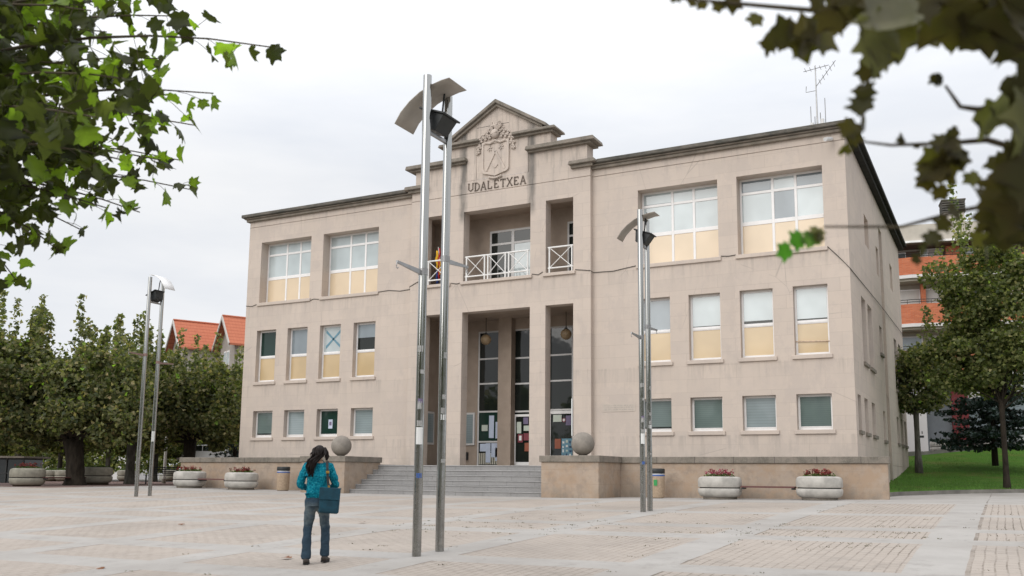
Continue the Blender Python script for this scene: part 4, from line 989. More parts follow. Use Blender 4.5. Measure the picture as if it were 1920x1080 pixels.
# ------------------------------------------------------------------ trees
def tree(name, label, cat, base, trunk_h, trunk_r, clumps, nleaf, lsize, mat, barkm, seed, shoots=0, lean=(0, 0), group=None, tintf=None):
    """clumps: (x, y, z, rx, ry, rz, weight) ellipsoids relative to base"""
    t = thing(name, label, cat, base, group=group); rng = np.random.default_rng(seed); random.seed(seed)
    tk = MB(); top = Vector((lean[0], lean[1], trunk_h))
    pts = [Vector((lean[0]*k*k, lean[1]*k*k, trunk_h*k)) for k in (0, .12, .3, .5, .75, 1)]
    tk.tube([pts[0]-Vector((0, 0, .9))]+pts, [trunk_r*f for f in (1.6, 1.35, 1.1, 1, .95, .98, 1.1)], 12)
    subs = []
    W = sum(c[6] for c in clumps)
    for c in clumps:
        k = max(1, int(round(30*c[6]/W*len(clumps)**.5)))
        for _ in range(k):
            v = rng.normal(size=3); v /= np.linalg.norm(v); rr = rng.uniform(.45, .98)**.6
            subs.append((np.array(c[:3])+v*np.array(c[3:6])*rr, min(c[3:6])*rng.uniform(.20, .42)))
    for sp, sr in subs[::3]:
        p2 = Vector(sp); st_ = top.lerp(pts[4], random.random()*.6)
        mid = st_.lerp(p2, .5)+Vector((random.gauss(0, .2), random.gauss(0, .2), .25*random.random()))
        tk.tube([st_, st_.lerp(mid, .5), mid, p2], [trunk_r*.34, trunk_r*.24, trunk_r*.13, .01], 6, False)
    tk.build('trunk', barkm, t, smooth='all')
    per = nleaf//len(subs); P = []
    for sp, sr in subs:
        v = rng.normal(size=(per, 3)); v /= np.linalg.norm(v, axis=1)[:, None]
        P.append(sp+v*(sr*rng.uniform(.2, 1.15, per)**.5)[:, None]*np.array([1.15, 1.15, .8]))
    for c in clumps:                                  # loose leaves filling between the boughs
        m_ = int(nleaf*.16*c[6]/W); v = rng.normal(size=(m_, 3)); v /= np.linalg.norm(v, axis=1)[:, None]
        P.append(np.array(c[:3])+v*np.array(c[3:6])*(rng.random(m_)**.25)[:, None]*1.08)
    P = np.concatenate(P)
    if shoots:
        tops = [c for c in clumps]; SP = []
        for _ in range(shoots):
            c = tops[rng.integers(len(tops))]; a = rng.uniform(0, 2*PI); rr = rng.random()**.5*.95
            x, y = c[0]+c[3]*rr*math.cos(a), c[1]+c[4]*rr*math.sin(a); zb = c[2]+c[5]*math.sqrt(max(0, 1-rr*rr))*.7; L = rng.uniform(.9, 2.9)
            n = int(40*L); h = rng.random(n)**.9*L; wv = .19*(1-h/L*.8)+.02
            SP.append(np.stack([x+rng.normal(0, 1, n)*wv*.8+.07*h*math.cos(a), y+rng.normal(0, 1, n)*wv*.8+.07*h*math.sin(a), zb+h], 1))
        P = np.concatenate([P]+SP)
    V, F, T = leaf_quads(P, lsize, seed+1, tint=tintf or (lambda r, p: np.clip(r.normal(.42, .25, len(p)), 0, 1)))
    leaf_object('crown', V, F, T, mat, t)
    return t
def base_at(u, v, d): p = at(u, v, d); return (p.x, p.y, p.z)
PT = 'pollarded plane trees at the left edge of the plaza'
tree('plane_tree', 'thick trunked pollarded plane tree between the two mossy planters', 'tree', base_at(140, 910.9, 44.3), 2.2, .42,
     [(-1.6, -.4, 4.3, 2.5, 2.4, 1.9, 2), (1.3, .3, 4.4, 2.4, 2.2, 1.9, 2), (0, 0, 5.2, 3.6, 2.4, 1.6, 2.4), (-2.4, -1, 2.9, 1.7, 1.6, 1.1, 1.3), (2.3, 0, 3.0, 1.8, 1.6, 1.1, 1.3), (0, -1.4, 3.2, 1.6, .8, .8, 1)], 23000, .20, 'leaf_plane', 'bark', 11, 46, (-.25, -.1), group=PT)
tree('plane_tree', 'pollarded plane tree filling the left frame edge behind the kiosk', 'tree', base_at(-60, 908.8, 44.7), 2.3, .35,
     [(-1, 0, 4.6, 2.6, 2.4, 2.2, 2), (1.4, .5, 4.9, 2.6, 2.2, 2.1, 2), (1.4, 0, 5.6, 2.6, 2.2, 1.7, 1.8), (1.6, -.3, 2.9, 2.0, 1.4, 1.0, 1.3)], 19000, .20, 'leaf_plane', 'bark', 12, 46, group=PT)
tree('plane_tree', 'dark trunked pollarded plane tree behind the left end of the podium', 'tree', base_at(352, 909.2, 51.6), 2.6, .34,
     [(-1.4, -.3, 4.5, 2.5, 2.3, 1.9, 2), (1.5, 0, 4.2, 2.3, 2.2, 1.8, 2), (0, 0, 5.3, 2.9, 2.3, 1.6, 1.6), (2.4, .2, 3.2, 1.8, 1.6, 1.3, 1.2), (-1.8, -.5, 3.1, 1.8, 1.5, 1.1, 1.2), (.6, -1.2, 3.4, 1.4, .8, .7, .8)], 21000, .20, 'leaf_plane', 'bark', 13, 34, group=PT)
tree('plane_tree', 'grey trunked pollarded plane tree right of the mossy bare planter', 'tree', base_at(242, 909.0, 49.9), 2.5, .24,
     [(-1.2, 0, 4.6, 2.4, 2.2, 1.9, 2), (1.4, .2, 4.6, 2.3, 2.2, 2.0, 2), (0, 0, 5.0, 2.4, 2.1, 1.5, 1.6), (0, 0, 3.1, 2.6, 1.6, 1.0, 1.4)], 19000, .20, 'leaf_plane', 'bark_grey', 14, 44, group=PT)
tree('plane_tree', 'pollarded plane tree hugging the left corner of the town hall', 'tree', base_at(436, 906.3, 61.9), 2.6, .25,
     [(-1.0, 0, 4.8, 2.4, 2.2, 2.4, 2), (1.2, .2, 5.2, 2.3, 2.2, 2.2, 2), (.2, .2, 3.2, 2.4, 2.1, 1.2, 1)], 10000, .22, 'leaf_plane', 'bark_grey', 15, 10, group=PT)
# a second, farther row that closes the view under the crowns
for i, (u, d) in enumerate(((30, 70), (110, 74), (200, 72), (290, 76), (370, 80))):
    tree('plane_tree', ['far plane tree seen through gaps above the dark kiosk', 'far plane tree behind the thick trunked plane, left of its trunk', 'far thin trunked plane tree right of the thick trunk', 'far plane tree behind the twin pole lamp on the left', 'far plane tree over the left end of the podium wall'][i], 'tree', base_at(u, 883.8+.654*1750/(d*.86), d*.86), 2.4, .16,
         [(0, 0, 4.2, 3.0, 2.4, 2.2, 2), (.5, 0, 2.7, 3.0, 1.8, 1.0, 1.4), (0, 0, 5.5, 2.4, 2, 1.6, 1)], 7500, .24, 'leaf_lime', 'bark_grey', 30+i, 14, group='second row of plane trees')
def conifer(label, base, H, R, n, seed, z0=.5, trunk=.16):
    t = thing('conifer', label, 'tree', base); rng = np.random.default_rng(seed)
    tk = MB().tube([(0, 0, -.2), (0, 0, H*.5), (0, 0, H)], [trunk, trunk*.6, .02], 8); P = []
    k = 0; z = z0
    while z < H-.2:
        rad = R*(1-(z-z0)/(H-z0))**.75+.12
        for j in range(7):
            a = rng.uniform(0, 2*PI); L = rad*rng.uniform(.7, 1.1); m_ = int(n*L/90)+5
            s_ = rng.random(m_)**.7*L; P.append(np.stack([np.cos(a)*s_+rng.normal(0, .10, m_), np.sin(a)*s_+rng.normal(0, .10, m_), z-.22*s_+.06*s_*s_+rng.normal(0, .05, m_)], 1))
            tk.tube([(0, 0, z), (math.cos(a)*L*.9, math.sin(a)*L*.9, z-.15*L)], [.03, .008], 4, False)
        z += .30
    tk.build('trunk', 'bark', t, smooth='all'); P = np.concatenate(P)
    V, F, T = leaf_quads(P, .17, seed, up=.25); V = V
    leaf_object('crown', V, F, T, 'leaf_conifer', t)
conifer('blue green conifer against the left corner of the town hall', base_at(437, 908.0, 56.8), 7.2, 1.9, 900, 51)
conifer('dark blue green conifer behind the slim trunked tree on the lawn', base_at(1866, 866, 47), 6.3, 3.1, 4200, 52, .9)
lp = lawn_pt(12, .14)
tree('plane_tree', 'slim trunked leafy tree on the lawn at the right edge', 'tree', base_at(1888, 908, 37.2), 3.4, .105,
     [(-1.0, .2, 5.6, 2.0, 1.9, 2.0, 2), (.8, 0, 6.6, 2.3, 2.0, 2.6, 3), (-.2, 0, 8.6, 2.2, 1.7, 1.9, 1.8), (2.2, 0, 5.4, 1.8, 1.6, 2.0, 1.6), (-1.9, 0, 4.9, 1.3, 1.2, 1.0, 1.1), (.4, 0, 4.5, 2.3, 1.4, 1.0, 1.8), (-.7, 0, 7.4, 1.2, 1.2, 1.1, .9)], 32000, .16, 'leaf_lime', 'bark', 21, 22, group='young plane trees on the lawn')
tree('plane_tree', 'small young tree on the lawn close to the building side wall', 'tree', base_at(1722, 862, 46.0), 2.6, .13,
     [(.1, 0, 4.0, 1.5, 1.4, 1.7, 2), (.5, 0, 4.7, 1.2, 1.2, 1.1, .8), (-.2, 0, 3.1, 1.3, 1.1, .7, 1)], 11000, .17, 'leaf_plane', 'bark_grey', 22, 6, group='young plane trees on the lawn')

# ------------------------------------------------------------------ near foliage
def leaf_outline(rnd, teeth=True):
    # five-lobed plane leaf, base at origin, tip along +y, length about 1
    L = [(0, 0), (.10, -.05), (.24, -.10), (.33, -.04), (.40, .03), (.52, .05), (.63, .12), (.55, .19), (.50, .26), (.47, .33), (.56, .40), (.62, .52), (.68, .68), (.57, .68), (.48, .64), (.38, .62), (.33, .70), (.24, .80), (.13, .88), (.05, .97), (0, 1.04)]
    pts = [(x*rnd.uniform(.88, 1.1), y*rnd.uniform(.93, 1.06)) for x, y in L]
    left = [(-x*rnd.uniform(.88, 1.1), y*rnd.uniform(.95, 1.05)) for x, y in L[1:-1]][::-1]
    return pts+left
def add_leaf(buf, p, d, nrm, size, rnd, tint, curl=.25):
    V, F, T = buf; d = d.normalized(); s = d.cross(nrm); s = s.normalized() if s.length > .01 else Vector((1, 0, 0)); n = s.cross(d)
    o = leaf_outline(rnd); b = len(V); c1 = rnd.uniform(-curl, curl); c2 = rnd.uniform(.05, curl*1.6)*rnd.choice((-1, 1)); tw = rnd.uniform(-.3, .3)
    def P(x, y): return p+(s*x*.95+d*y+n*(c1*y*y+c2*x*x+tw*x*y))*size
    for y in (.0, .35, .7): V.append(tuple(P(0, y)))
    for x, y in o: V.append(tuple(P(x, y)))
    m = len(o)
    for i in range(m):
        j = (i+1) % m; ym = (o[i][1]+o[j][1])/2; c = 0 if ym < .18 else 1 if ym < .55 else 2
        F.append((b+c, b+3+i, b+3+j)); T.append(tint)
        if i+1 < m:
            yn = (o[j][1]+o[(j+1) % m][1])/2; cn = 0 if yn < .18 else 1 if yn < .55 else 2
            if cn != c: F.append((b+c, b+3+j, b+cn)); T.append(tint)
def leaf_buf_object(name, buf, mat, parent):
    V, F, T = buf; me = bpy.data.meshes.new(name); me.from_pydata(V, [], F); me.update()
    a = me.attributes.new('tint', 'FLOAT', 'FACE'); a.data.foreach_set('value', np.array(T, np.float32))
    me.materials.append(M[mat]); me.polygons.foreach_set('use_smooth', [True]*len(F))
    o = bpy.data.objects.new(name, me); COL.objects.link(o); o.parent = parent; return o
def bez(a, b, c, t): return a.lerp(b, t).lerp(b.lerp(c, t), t)
# left tree: trunk stands out of frame to the left, boughs reach in
rnd = random.Random(77)
tb_ = at(-900, 900, 7.4); tb_.z = gz(tb_.x, tb_.y)
LTREE = thing('plane_tree', 'overhanging plane tree boughs with dense dark and bright green leaves, top left', 'tree', tb_)
inv = -tb_
wood = MB(); buf = ([], [], [])
TT = Vector((tb_.x, tb_.y, tb_.z+2.9))
wood.tube([tb_-tb_+Vector((0, 0, -.2)), Vector((.05, 0, 1.4)), TT-tb_], [.24, .18, .17], 14)
tips = [(505, 88, 6.6), (400, 175, 7.2), (330, 30, 7.5), (230, -30, 7.0), (365, 235, 8.0), (300, 300, 7.6), (355, 355, 8.6), (335, 300, 8.8), (262, 398, 8.2), (200, 390, 7.6), (150, 430, 8.4), (110, 470, 7.8), (30, 525, 8.2), (60, 440, 7.2), (250, 150, 6.0), (180, 220, 5.6), (120, 120, 6.4), (60, 250, 6.0),
        (20, 350, 7.4), (310, 110, 8.2), (200, 60, 7.8), (100, 20, 6.6), (20, 120, 7.2), (140, 320, 7.4), (230, 300, 6.6), (280, 215, 7.3), (-20, 440, 7.0), (290, -10, 6.6), (100, -20, 8.4), (0, 0, 6), (150, 170, 8.2), (60, 180, 8.8), (210, 260, 8.6), (90, 300, 8.4), (40, 60, 8.4), (-20, 220, 8.0), (170, 20, 6.2)]
for i, (u, v, d) in enumerate(tips):
    d *= .86
    tip = at(u, v, d); st_ = TT+Vector((rnd.uniform(-.1, .1), rnd.uniform(-.1, .1), rnd.uniform(-.3, .9)))
    knot = at(-250+rnd.uniform(-60, 60), min(v, 300)*.75-60+rnd.uniform(-60, 60), d*.5+3.5)
    Pts = [bez(st_, knot, tip, k/14) for k in range(15)]
    wood.tube([p-tb_ for p in Pts], [max(.0045, .045*(1-k/14)**1.3+.004) for k in range(15)], 5, False)
    nl = 72 if i > 12 else 50
    for k in range(nl):
        t = .42+.58*(k/nl)+rnd.uniform(-.02, .02); t = min(t, 1.0)
        p = bez(st_, knot, tip, t); ax = (bez(st_, knot, tip, min(1, t+.03))-bez(st_, knot, tip, t-.03)).normalized()
        r_ = .10+.50*max(0, (1-t))
        off = Vector((rnd.gauss(0, 1), rnd.gauss(0, 1), rnd.gauss(-.1, .9)))*r_*.7
        if k == nl-1: off *= .1
        q = p+off; dirn = (off.normalized()*.6+Vector((rnd.gauss(0, .45), rnd.gauss(0, .45), -.45))+ax*.4)
        sz = rnd.uniform(.075, .15)*(1.0 if t < .93 else .85)
        bright = .88+rnd.random()*.12 if (rnd.random() < (.03+.45*(t > .92))) else rnd.random()*.74
        add_leaf(buf, q-tb_, dirn, Vector((rnd.gauss(0, 1), rnd.gauss(0, 1), rnd.gauss(.6, 1))), sz, rnd, bright, .8)
        if rnd.random() < .5: wood.tube([p-tb_, (p+q)/2-tb_+Vector((0, 0, .01)), q-tb_], .0022, 3, False)
wood.build('trunk', 'twig', LTREE, smooth='all'); leaf_buf_object('crown', buf, 'leaf_back', LTREE)
# right tree: closer boughs hanging across the top right
rnd = random.Random(31)
rb = at(3300, 900, 3.1); rb.z = gz(rb.x, rb.y)
RTREE = thing('plane_tree', 'very near plane tree bough with large blurred brownish leaves, top right', 'tree', rb)
wood = MB(); buf = ([], [], [])
RT = Vector((rb.x, rb.y, rb.z+3.0)); wood.tube([Vector((0, 0, -.2)), Vector((0, 0, 1.5)), RT-rb], [.22, .17, .15], 14)
def bough(pts, r0=.02, r1=.003):
    P = [RT]+[at(p[0], p[1], p[2]*.86) for p in pts]
    S = []
    for i in range(len(P)-1):
        for k in range(5): S.append(P[i].lerp(P[i+1], k/5))
    S.append(P[-1]); n = len(S)
    wood.tube([p-rb for p in S], [r0+(r1-r0)*(i/(n-1))**.6 for i in range(n)], 5, False)
bough([(2100, 60, 2.8), (1900, 45, 2.5), (1650, 30, 2.4), (1420, 10, 2.4), (1260, -5, 2.4)])
bough([(2100, 240, 2.6), (1900, 190, 2.3), (1835, 205, 2.3), (1800, 200, 2.3), (1772, 160, 2.3)], .018)
bough([(2050, 320, 2.6), (1850, 262, 2.4), (1780, 268, 2.4), (1670, 272, 2.4), (1590, 262, 2.4)], .014, .0022)
bough([(2060, 350, 2.6), (1920, 372, 2.4), (1800, 395, 2.4), (1690, 425, 2.4), (1545, 425, 2.4)], .012, .0025)
bough([(1960, 70, 2.4), (1720, 60, 2.3), (1640, 100, 2.3), (1622, 170, 2.3), (1615, 250, 2.3)], .012, .003)
# (u, v, depth, size m, heading degrees in the picture (0 right, 90 down), tint)
LV = [(1262, -12, 2.4, .05, 100, .35), (1315, 5, 2.5, .035, 60, .2), (1300, 0, 2.5, .03, 120, .2), (1375, -8, 2.4, .07, 95, .15), (1395, -20, 2.4, .05, 60, .3),
      (1520, 60, 2.3, .11, 150, .30), (1480, 62, 2.3, .09, 170, .12), (1540, 50, 2.3, .12, 100, .45), (1500, 75, 2.3, .09, 70, .5), (1560, 20, 2.2, .10, 60, .30), (1600, -10, 2.2, .12, 100, .2), (1540, 0, 2.25, .08, 190, .2), (1450, 80, 2.4, .06, 170, .1),
      (1580, -20, 2.3, .10, 120, .3), (1640, 0, 2.2, .12, 60, .4), (1700, 30, 2.1, .17, 165, .84), (1660, 60, 2.15, .13, 150, .80), (1700, 60, 2.2, .15, 115, .55), (1730, 40, 2.3, .15, 80, .5), (1660, 100, 2.2, .10, 160, .82),
      (1760, 10, 2.2, .16, 60, .45), (1790, 30, 2.3, .14, 95, .5), (1830, -10, 2.2, .16, 100, .25), (1880, 0, 2.1, .19, 85, .12), (1940, 10, 2.1, .2, 110, .1), (1860, 40, 2.2, .14, 140, .2), (1920, 60, 2.2, .14, 80, .1), (1820, -20, 2.3, .14, 60, .3), (1720, -30, 2.2, .16, 80, .3), (1650, -40, 2.2, .15, 90, .35), (1900, -40, 2.2, .2, 90, .15),
      (1628, 120, 2.25, .10, 95, .12), (1620, 165, 2.25, .09, 80, .10), (1618, 190, 2.25, .10, 105, .15), (1600, 235, 2.3, .09, 130, .3), (1622, 225, 2.3, .07, 60, .35), (1600, 255, 2.3, .06, 70, .2), (1592, 278, 2.35, .045, 150, .5), (1580, 284, 2.35, .04, 200, .6),
      (1755, 142, 2.3, .038, 80, .05), (1765, 150, 2.3, .035, 180, .05), (1690, 252, 2.4, .04, 60, .05), (1718, 272, 2.4, .022, 80, .1),
      (1785, 245, 2.3, .05, 60, .1), (1775, 262, 2.3, .08, 120, .3), (1790, 270, 2.3, .09, 70, .45), (1760, 290, 2.3, .10, 110, .55), (1745, 310, 2.3, .09, 75, .4), (1735, 335, 2.3, .06, 90, .3), (1780, 300, 2.3, .10, 130, .3), (1800, 290, 2.3, .06, 80, .2), (1760, 355, 2.35, .05, 60, .3),
      (1950, 150, 2.1, .17, 120, .1), (1900, 170, 2.15, .16, 110, .84), (1935, 200, 2.1, .18, 100, .8), (1870, 210, 2.2, .12, 130, .75), (1920, 250, 2.15, .16, 95, .2), (1900, 290, 2.2, .14, 110, .35), (1945, 300, 2.1, .18, 110, .12), (1885, 340, 2.2, .14, 85, .4), (1920, 370, 2.15, .15, 115, .25), (1890, 385, 2.2, .12, 100, .3), (1860, 392, 2.25, .10, 60, .2), (1880, 430, 2.25, .09, 95, .15), (1850, 370, 2.25, .08, 150, .2), (1950, 240, 2.3, .2, 90, .05), (1870, 300, 2.3, .10, 60, .3), (1940, 420, 2.2, .12, 90, .2),
      (1345, 6, 2.4, .04, 80, .4), (1420, 30, 2.4, .05, 120, .5), (1850, 470, 2.25, .06, 100, .3), (1840, 440, 2.3, .06, 130, .6), (1690, 262, 2.4, .03, 110, .3), (1830, 330, 2.3, .05, 160, .7), (1790, 395, 2.35, .055, 150, .1), (1775, 415, 2.35, .05, 130, .15), (1755, 440, 2.35, .055, 140, .1), (1735, 465, 2.35, .045, 135, .05), (1722, 485, 2.35, .035, 160, .05),
      (1532, 432, 2.4, .05, 110, .8), (1520, 440, 2.4, .055, 95, .95), (1500, 448, 2.4, .06, 160, 1.0), (1478, 468, 2.4, .055, 155, 1.0), (1530, 440, 2.4, .04, 70, .7)]
for (u, v, d, sz, ang, tint) in LV:
    d *= .86; sz *= .92
    sz *= .74 if not (1560 < u < 1640 and v > 110) else .52
    a = math.radians(ang); dirn = _R*math.cos(a)-_U*math.sin(a)+_F*rnd.uniform(-.5, .5)
    nrm = -_F+_R*rnd.gauss(0, .45)+_U*rnd.gauss(0, .45)
    base = at(u, v, d)-dirn.normalized()*sz*.15
    add_leaf(buf, base-rb, dirn, nrm, sz, rnd, tint, .35)
wood.build('trunk', 'twig', RTREE, smooth='all'); leaf_buf_object('crown', buf, 'leaf_near', RTREE)

# ------------------------------------------------------------------ fallen leaves on the plaza
rnd = random.Random(5)
FL = [(7.42, -24.95, 'curled brown leaf on the paving at the bottom left'), (9.28, -23.3, 'flat brown leaf on the paving just left of the walking woman'), (6.46, -17.76, 'brown leaf lying between the woman and the twin pole lamp'), (3.03, -19.41, 'small dry leaf far left of the nearest lamp poles'), (5.94, -18.52, 'tiny brown leaf near the nearest lamp poles')]
for i, (x, y, lab) in enumerate(FL):
    bf_ = ([], [], []); t = thing('fallen_leaf', lab, 'leaf', (x, y, gz(x, y)+.012), group='dry leaves on the paving')
    add_leaf(bf_, Vector((0, 0, .01)), Vector((rnd.gauss(0, 1), rnd.gauss(0, 1), .1)), Vector((0, 0, 1)), .13, rnd, .5, .45)
    V, F, T = bf_; me = bpy.data.meshes.new('blade'); me.from_pydata(V, [], F); me.materials.append(M['leaf_dry']); o = bpy.data.objects.new('blade', me); COL.objects.link(o); o.parent = t
    MB().tube([(0, 0, .01), (-.03, -.03, .012)], .002, 4).build('stalk', 'leaf_dry', t)

# ------------------------------------------------------------------ far buildings
def brickmat(name, c1, c2):
    n = NT(name); x, y, z = n.sep()[:3]; bc, bf = n.brick(n.comb(n.math('ADD', x, y), z), .24, .075, .008, 1, 0, .5)
    col = n.mix(bc, c1, c2); col = n.mix(n.math('MULTIPLY', bf, .6), col, (.35, .25, .2)); col = n.mix(n.ramp(n.noise(.8, 4), (.4, 0.0), (.7, .3)), col, tuple(v*.6 for v in c1)); return n.done(col, .85, .2)
M['obrick'] = brickmat('orange_brick', (.46, .125, .055), (.56, .18, .085))
M['dbrick'] = simple('dark_red_brick', (.12, .035, .025), .85, .2)
M['beige'] = simple('beige_render', (.50, .46, .40), .85, .2, var=.12, scale=1.2)
M['whitewall'] = simple('white_render', (.66, .64, .63), .85, .2, var=.06, scale=.8)
M['gablewall'] = simple('grey_gable_render', (.33, .30, .27), .85, .2, var=.12, scale=1)
M['shade'] = simple('shaded_brown_soffit', (.14, .085, .065), .9)  # shade under the roof is put into this dark brown
M['rollgrey'] = simple('grey_roller_shutter', (.15, .165, .18), .6, .4, var=.15, scale=(2))
M['redcol'] = simple('red_column', (.15, .012, .015), .6)
M['shutterwhite'] = simple('white_roller_shutter', (.50, .48, .45), .6, .3, var=.05)
def tilemat():
    n = NT('orange_roof_tiles'); x, y, z = n.sep()[:3]
    row = n.math('FRACT', n.math('MULTIPLY', z, 3.6)); colf = n.math('FRACT', n.math('MULTIPLY', y, 4.0))
    c = n.mix(n.noise(3, 4, .6), (.46, .15, .085), (.58, .21, .125))
    c = n.mix(n.math('MULTIPLY', n.ramp(row, (.0, 1.0), (.25, 0.0)), .6), c, (.24, .05, .03)); c = n.mix(n.math('MULTIPLY', n.ramp(colf, (.0, 1.0), (.2, 0.0)), .25), c, (.3, .07, .04))
    n.bump(row, .5, .05); return n.done(c, .8, .2)
M['tiles'] = tilemat()
bp = at(1750, 858, 58.5); apt = thing('apartment_building', 'orange brick and beige apartment block with wrap around balconies behind the lawn', 'apartment building', bp, math.radians(10))
apt.scale = (1, 1, 1.075)
A = lambda: MB()
X0, X1 = -6.5, 11.0
A().box(X0, X1, 1.6, 14, -1, 13.0).build('wall', 'beige', apt)
def front(z0, z1, mat, name, y=0.0, th=.2, over=0):
    pl = [(X0, y+1.3-over), (-2.6, y+.45-over), (-.7, y-over), (2.4, y+.10-over), (4.6, y+.1-over), (6.0, y+.5-over), (X1, y+.6-over)]
    m = MB(); n = len(pl)
    for i in range(n-1):
        a, b = pl[i], pl[i+1]
        m.add([(a[0], a[1], z0), (b[0], b[1], z0), (b[0], b[1], z1), (a[0], a[1], z1), (a[0], a[1]+th, z0), (b[0], b[1]+th, z0), (b[0], b[1]+th, z1), (a[0], a[1]+th, z1)],
              [(0, 1, 2, 3), (7, 6, 5, 4), (3, 2, 6, 7), (1, 0, 4, 5)]+([(0, 3, 7, 4)] if i == 0 else [])+([(1, 5, 6, 2)] if i == n-2 else []))
    return m.build(name, mat, apt)
for z0, z1 in ((5.0, 6.35), (7.95, 9.15), (10.95, 12.0)): front(z0, z1, 'obrick', 'balcony')
front(13.0, 14.0, 'beige', 'parapet', 0, .2); front(12.88, 13.0, 'white', 'roof_slab', 0, 3.0, .12); front(12.80, 12.88, 'shade', 'roof_soffit', .1, 2.6)
for z in (10.72, 7.75, 4.8): front(z, z+.2, 'whitewall', 'floor_slab', 0, 2.2, .1); front(z-.14, z-.002, 'beige', 'slab_edge', .15, 1.4)
for k, z0 in enumerate((4.95, 7.95, 10.92)):
    A().box(X0+.2, X1-.2, 1.52, 1.6, z0, z0+1.75+.0).build('rear_wall', 'dbrick' if k < 2 else 'shade', apt)
for xa, xb, z0, z1, mt in ((-3.4, -.15, 9.0, 10.2, 'shutterwhite'), (.25, 1.9, 9.0, 10.2, 'shutterwhite'), (2.6, 4.6, 9.0, 10.2, 'pane_dark'), (-3.4, -.15, 6.2, 7.3, 'pane_grey'), (.25, 2.2, 6.2, 7.3, 'shutterwhite'), (-3.2, -.9, 11.9, 12.55, 'pane_dark'), (.1, .45, 11.9, 12.7, 'pane_blind'), (.55, 1.35, 11.9, 12.7, 'shutterwhite'), (2.6, 3.8, 11.9, 12.7, 'pane_blind')):
    o = A().box(xa-.06, xb+.06, 1.40, 1.519, z0-.06, z1+.06).build('window', 'white', apt); A().box(xa, xb, 1.385, 1.399, z0, z1).build('pane', mt, o)
A().box(1.55, 2.35, 1.0, 1.519, 10.95, 12.79).build('pier', 'obrick', apt); A().box(2.0, 2.5, .9, 1.519, 7.95, 9.8).build('pier', 'obrick', apt); A().box(-.1, .2, .9, 1.3, 7.98, 10.5).build('pier', 'obrick', apt)
for z in (12.22, 9.42, 6.6):
    m = MB()
    for zz in (z, z-.14): m.tube([(X0, 1.3, zz), (-2.6, .52, zz), (-.7, .08, zz), (2.4, .18, zz), (6, .4, zz)], .02, 4)
    for k in range(12): m.tube([(-2.4+k*.7, .3 if k < 3 else .15, z-.3), (-2.4+k*.7, .3 if k < 3 else .15, z)], .015, 4)
    m.build('railing', 'blackmetal', apt)
A().box(-6, .4, 3.5, 12, 13.0, 14.5).build('roof_storey', 'beige', apt); A().box(-6.1, .45, 3.4, 12.1, 14.5, 14.58).build('roof_edge', 'edge', apt); A().box(.4, 9, 4.0, 12, 13.9, 14.4).build('roof_storey', 'gablewall', apt)
ch = A().box(1.95, 3.25, 4.0, 5.2, 13.0, 15.6).build('chimney', 'beige', apt)
m = MB()
for k in range(5): m.box(1.87, 3.33, 3.92, 5.28, 15.6+k*.16, 15.69+k*.16)
m.box(2.05, 3.15, 4.1, 5.1, 15.6, 16.3).box(1.83, 3.37, 3.88, 5.32, 16.36, 16.44); m.build('cap', 'edge', ch)
A().box(-6.5, -.15, .9, 1.6, -1, 4.6).build('ground_floor_wall', 'whitewall', apt); A().box(-.15, 1.35, 1.2, 1.5, 0, 4.4).build('roller_shutter', 'rollgrey', apt)
A().box(1.35, 2.3, .8, 1.6, -.5, 4.6).build('pier', 'redcol', apt); A().box(2.3, 9, 1.1, 1.6, -.5, 1.0).box(2.3, 9, 1.1, 1.6, 3.4, 4.6).build('ground_floor_wall', 'whitewall', apt)
A().box(2.3, 9, 1.3, 1.5, 1.0, 3.4).build('shop_window', 'pane_grey', apt)
A().box(-.62, -.38, .88, .899, 1.2, 1.32).box(-.5, -.45, .88, .899, 1.42, 1.58).build('letter_plate', 'blackmetal', apt)
planter(tuple(at(1765, 850, 56.3)), 'pale concrete planter on the upper street before the grey shutter', None, False, .62, GP)
planter(tuple(at(1852, 846, 56.6)), 'pale concrete planter on the upper street right of the red pier', None, False, .62, GP)
bench(at(1780, 838, 56.4), at(1838, 836, 56.5), 'slat bench between the two planters on the upper street')

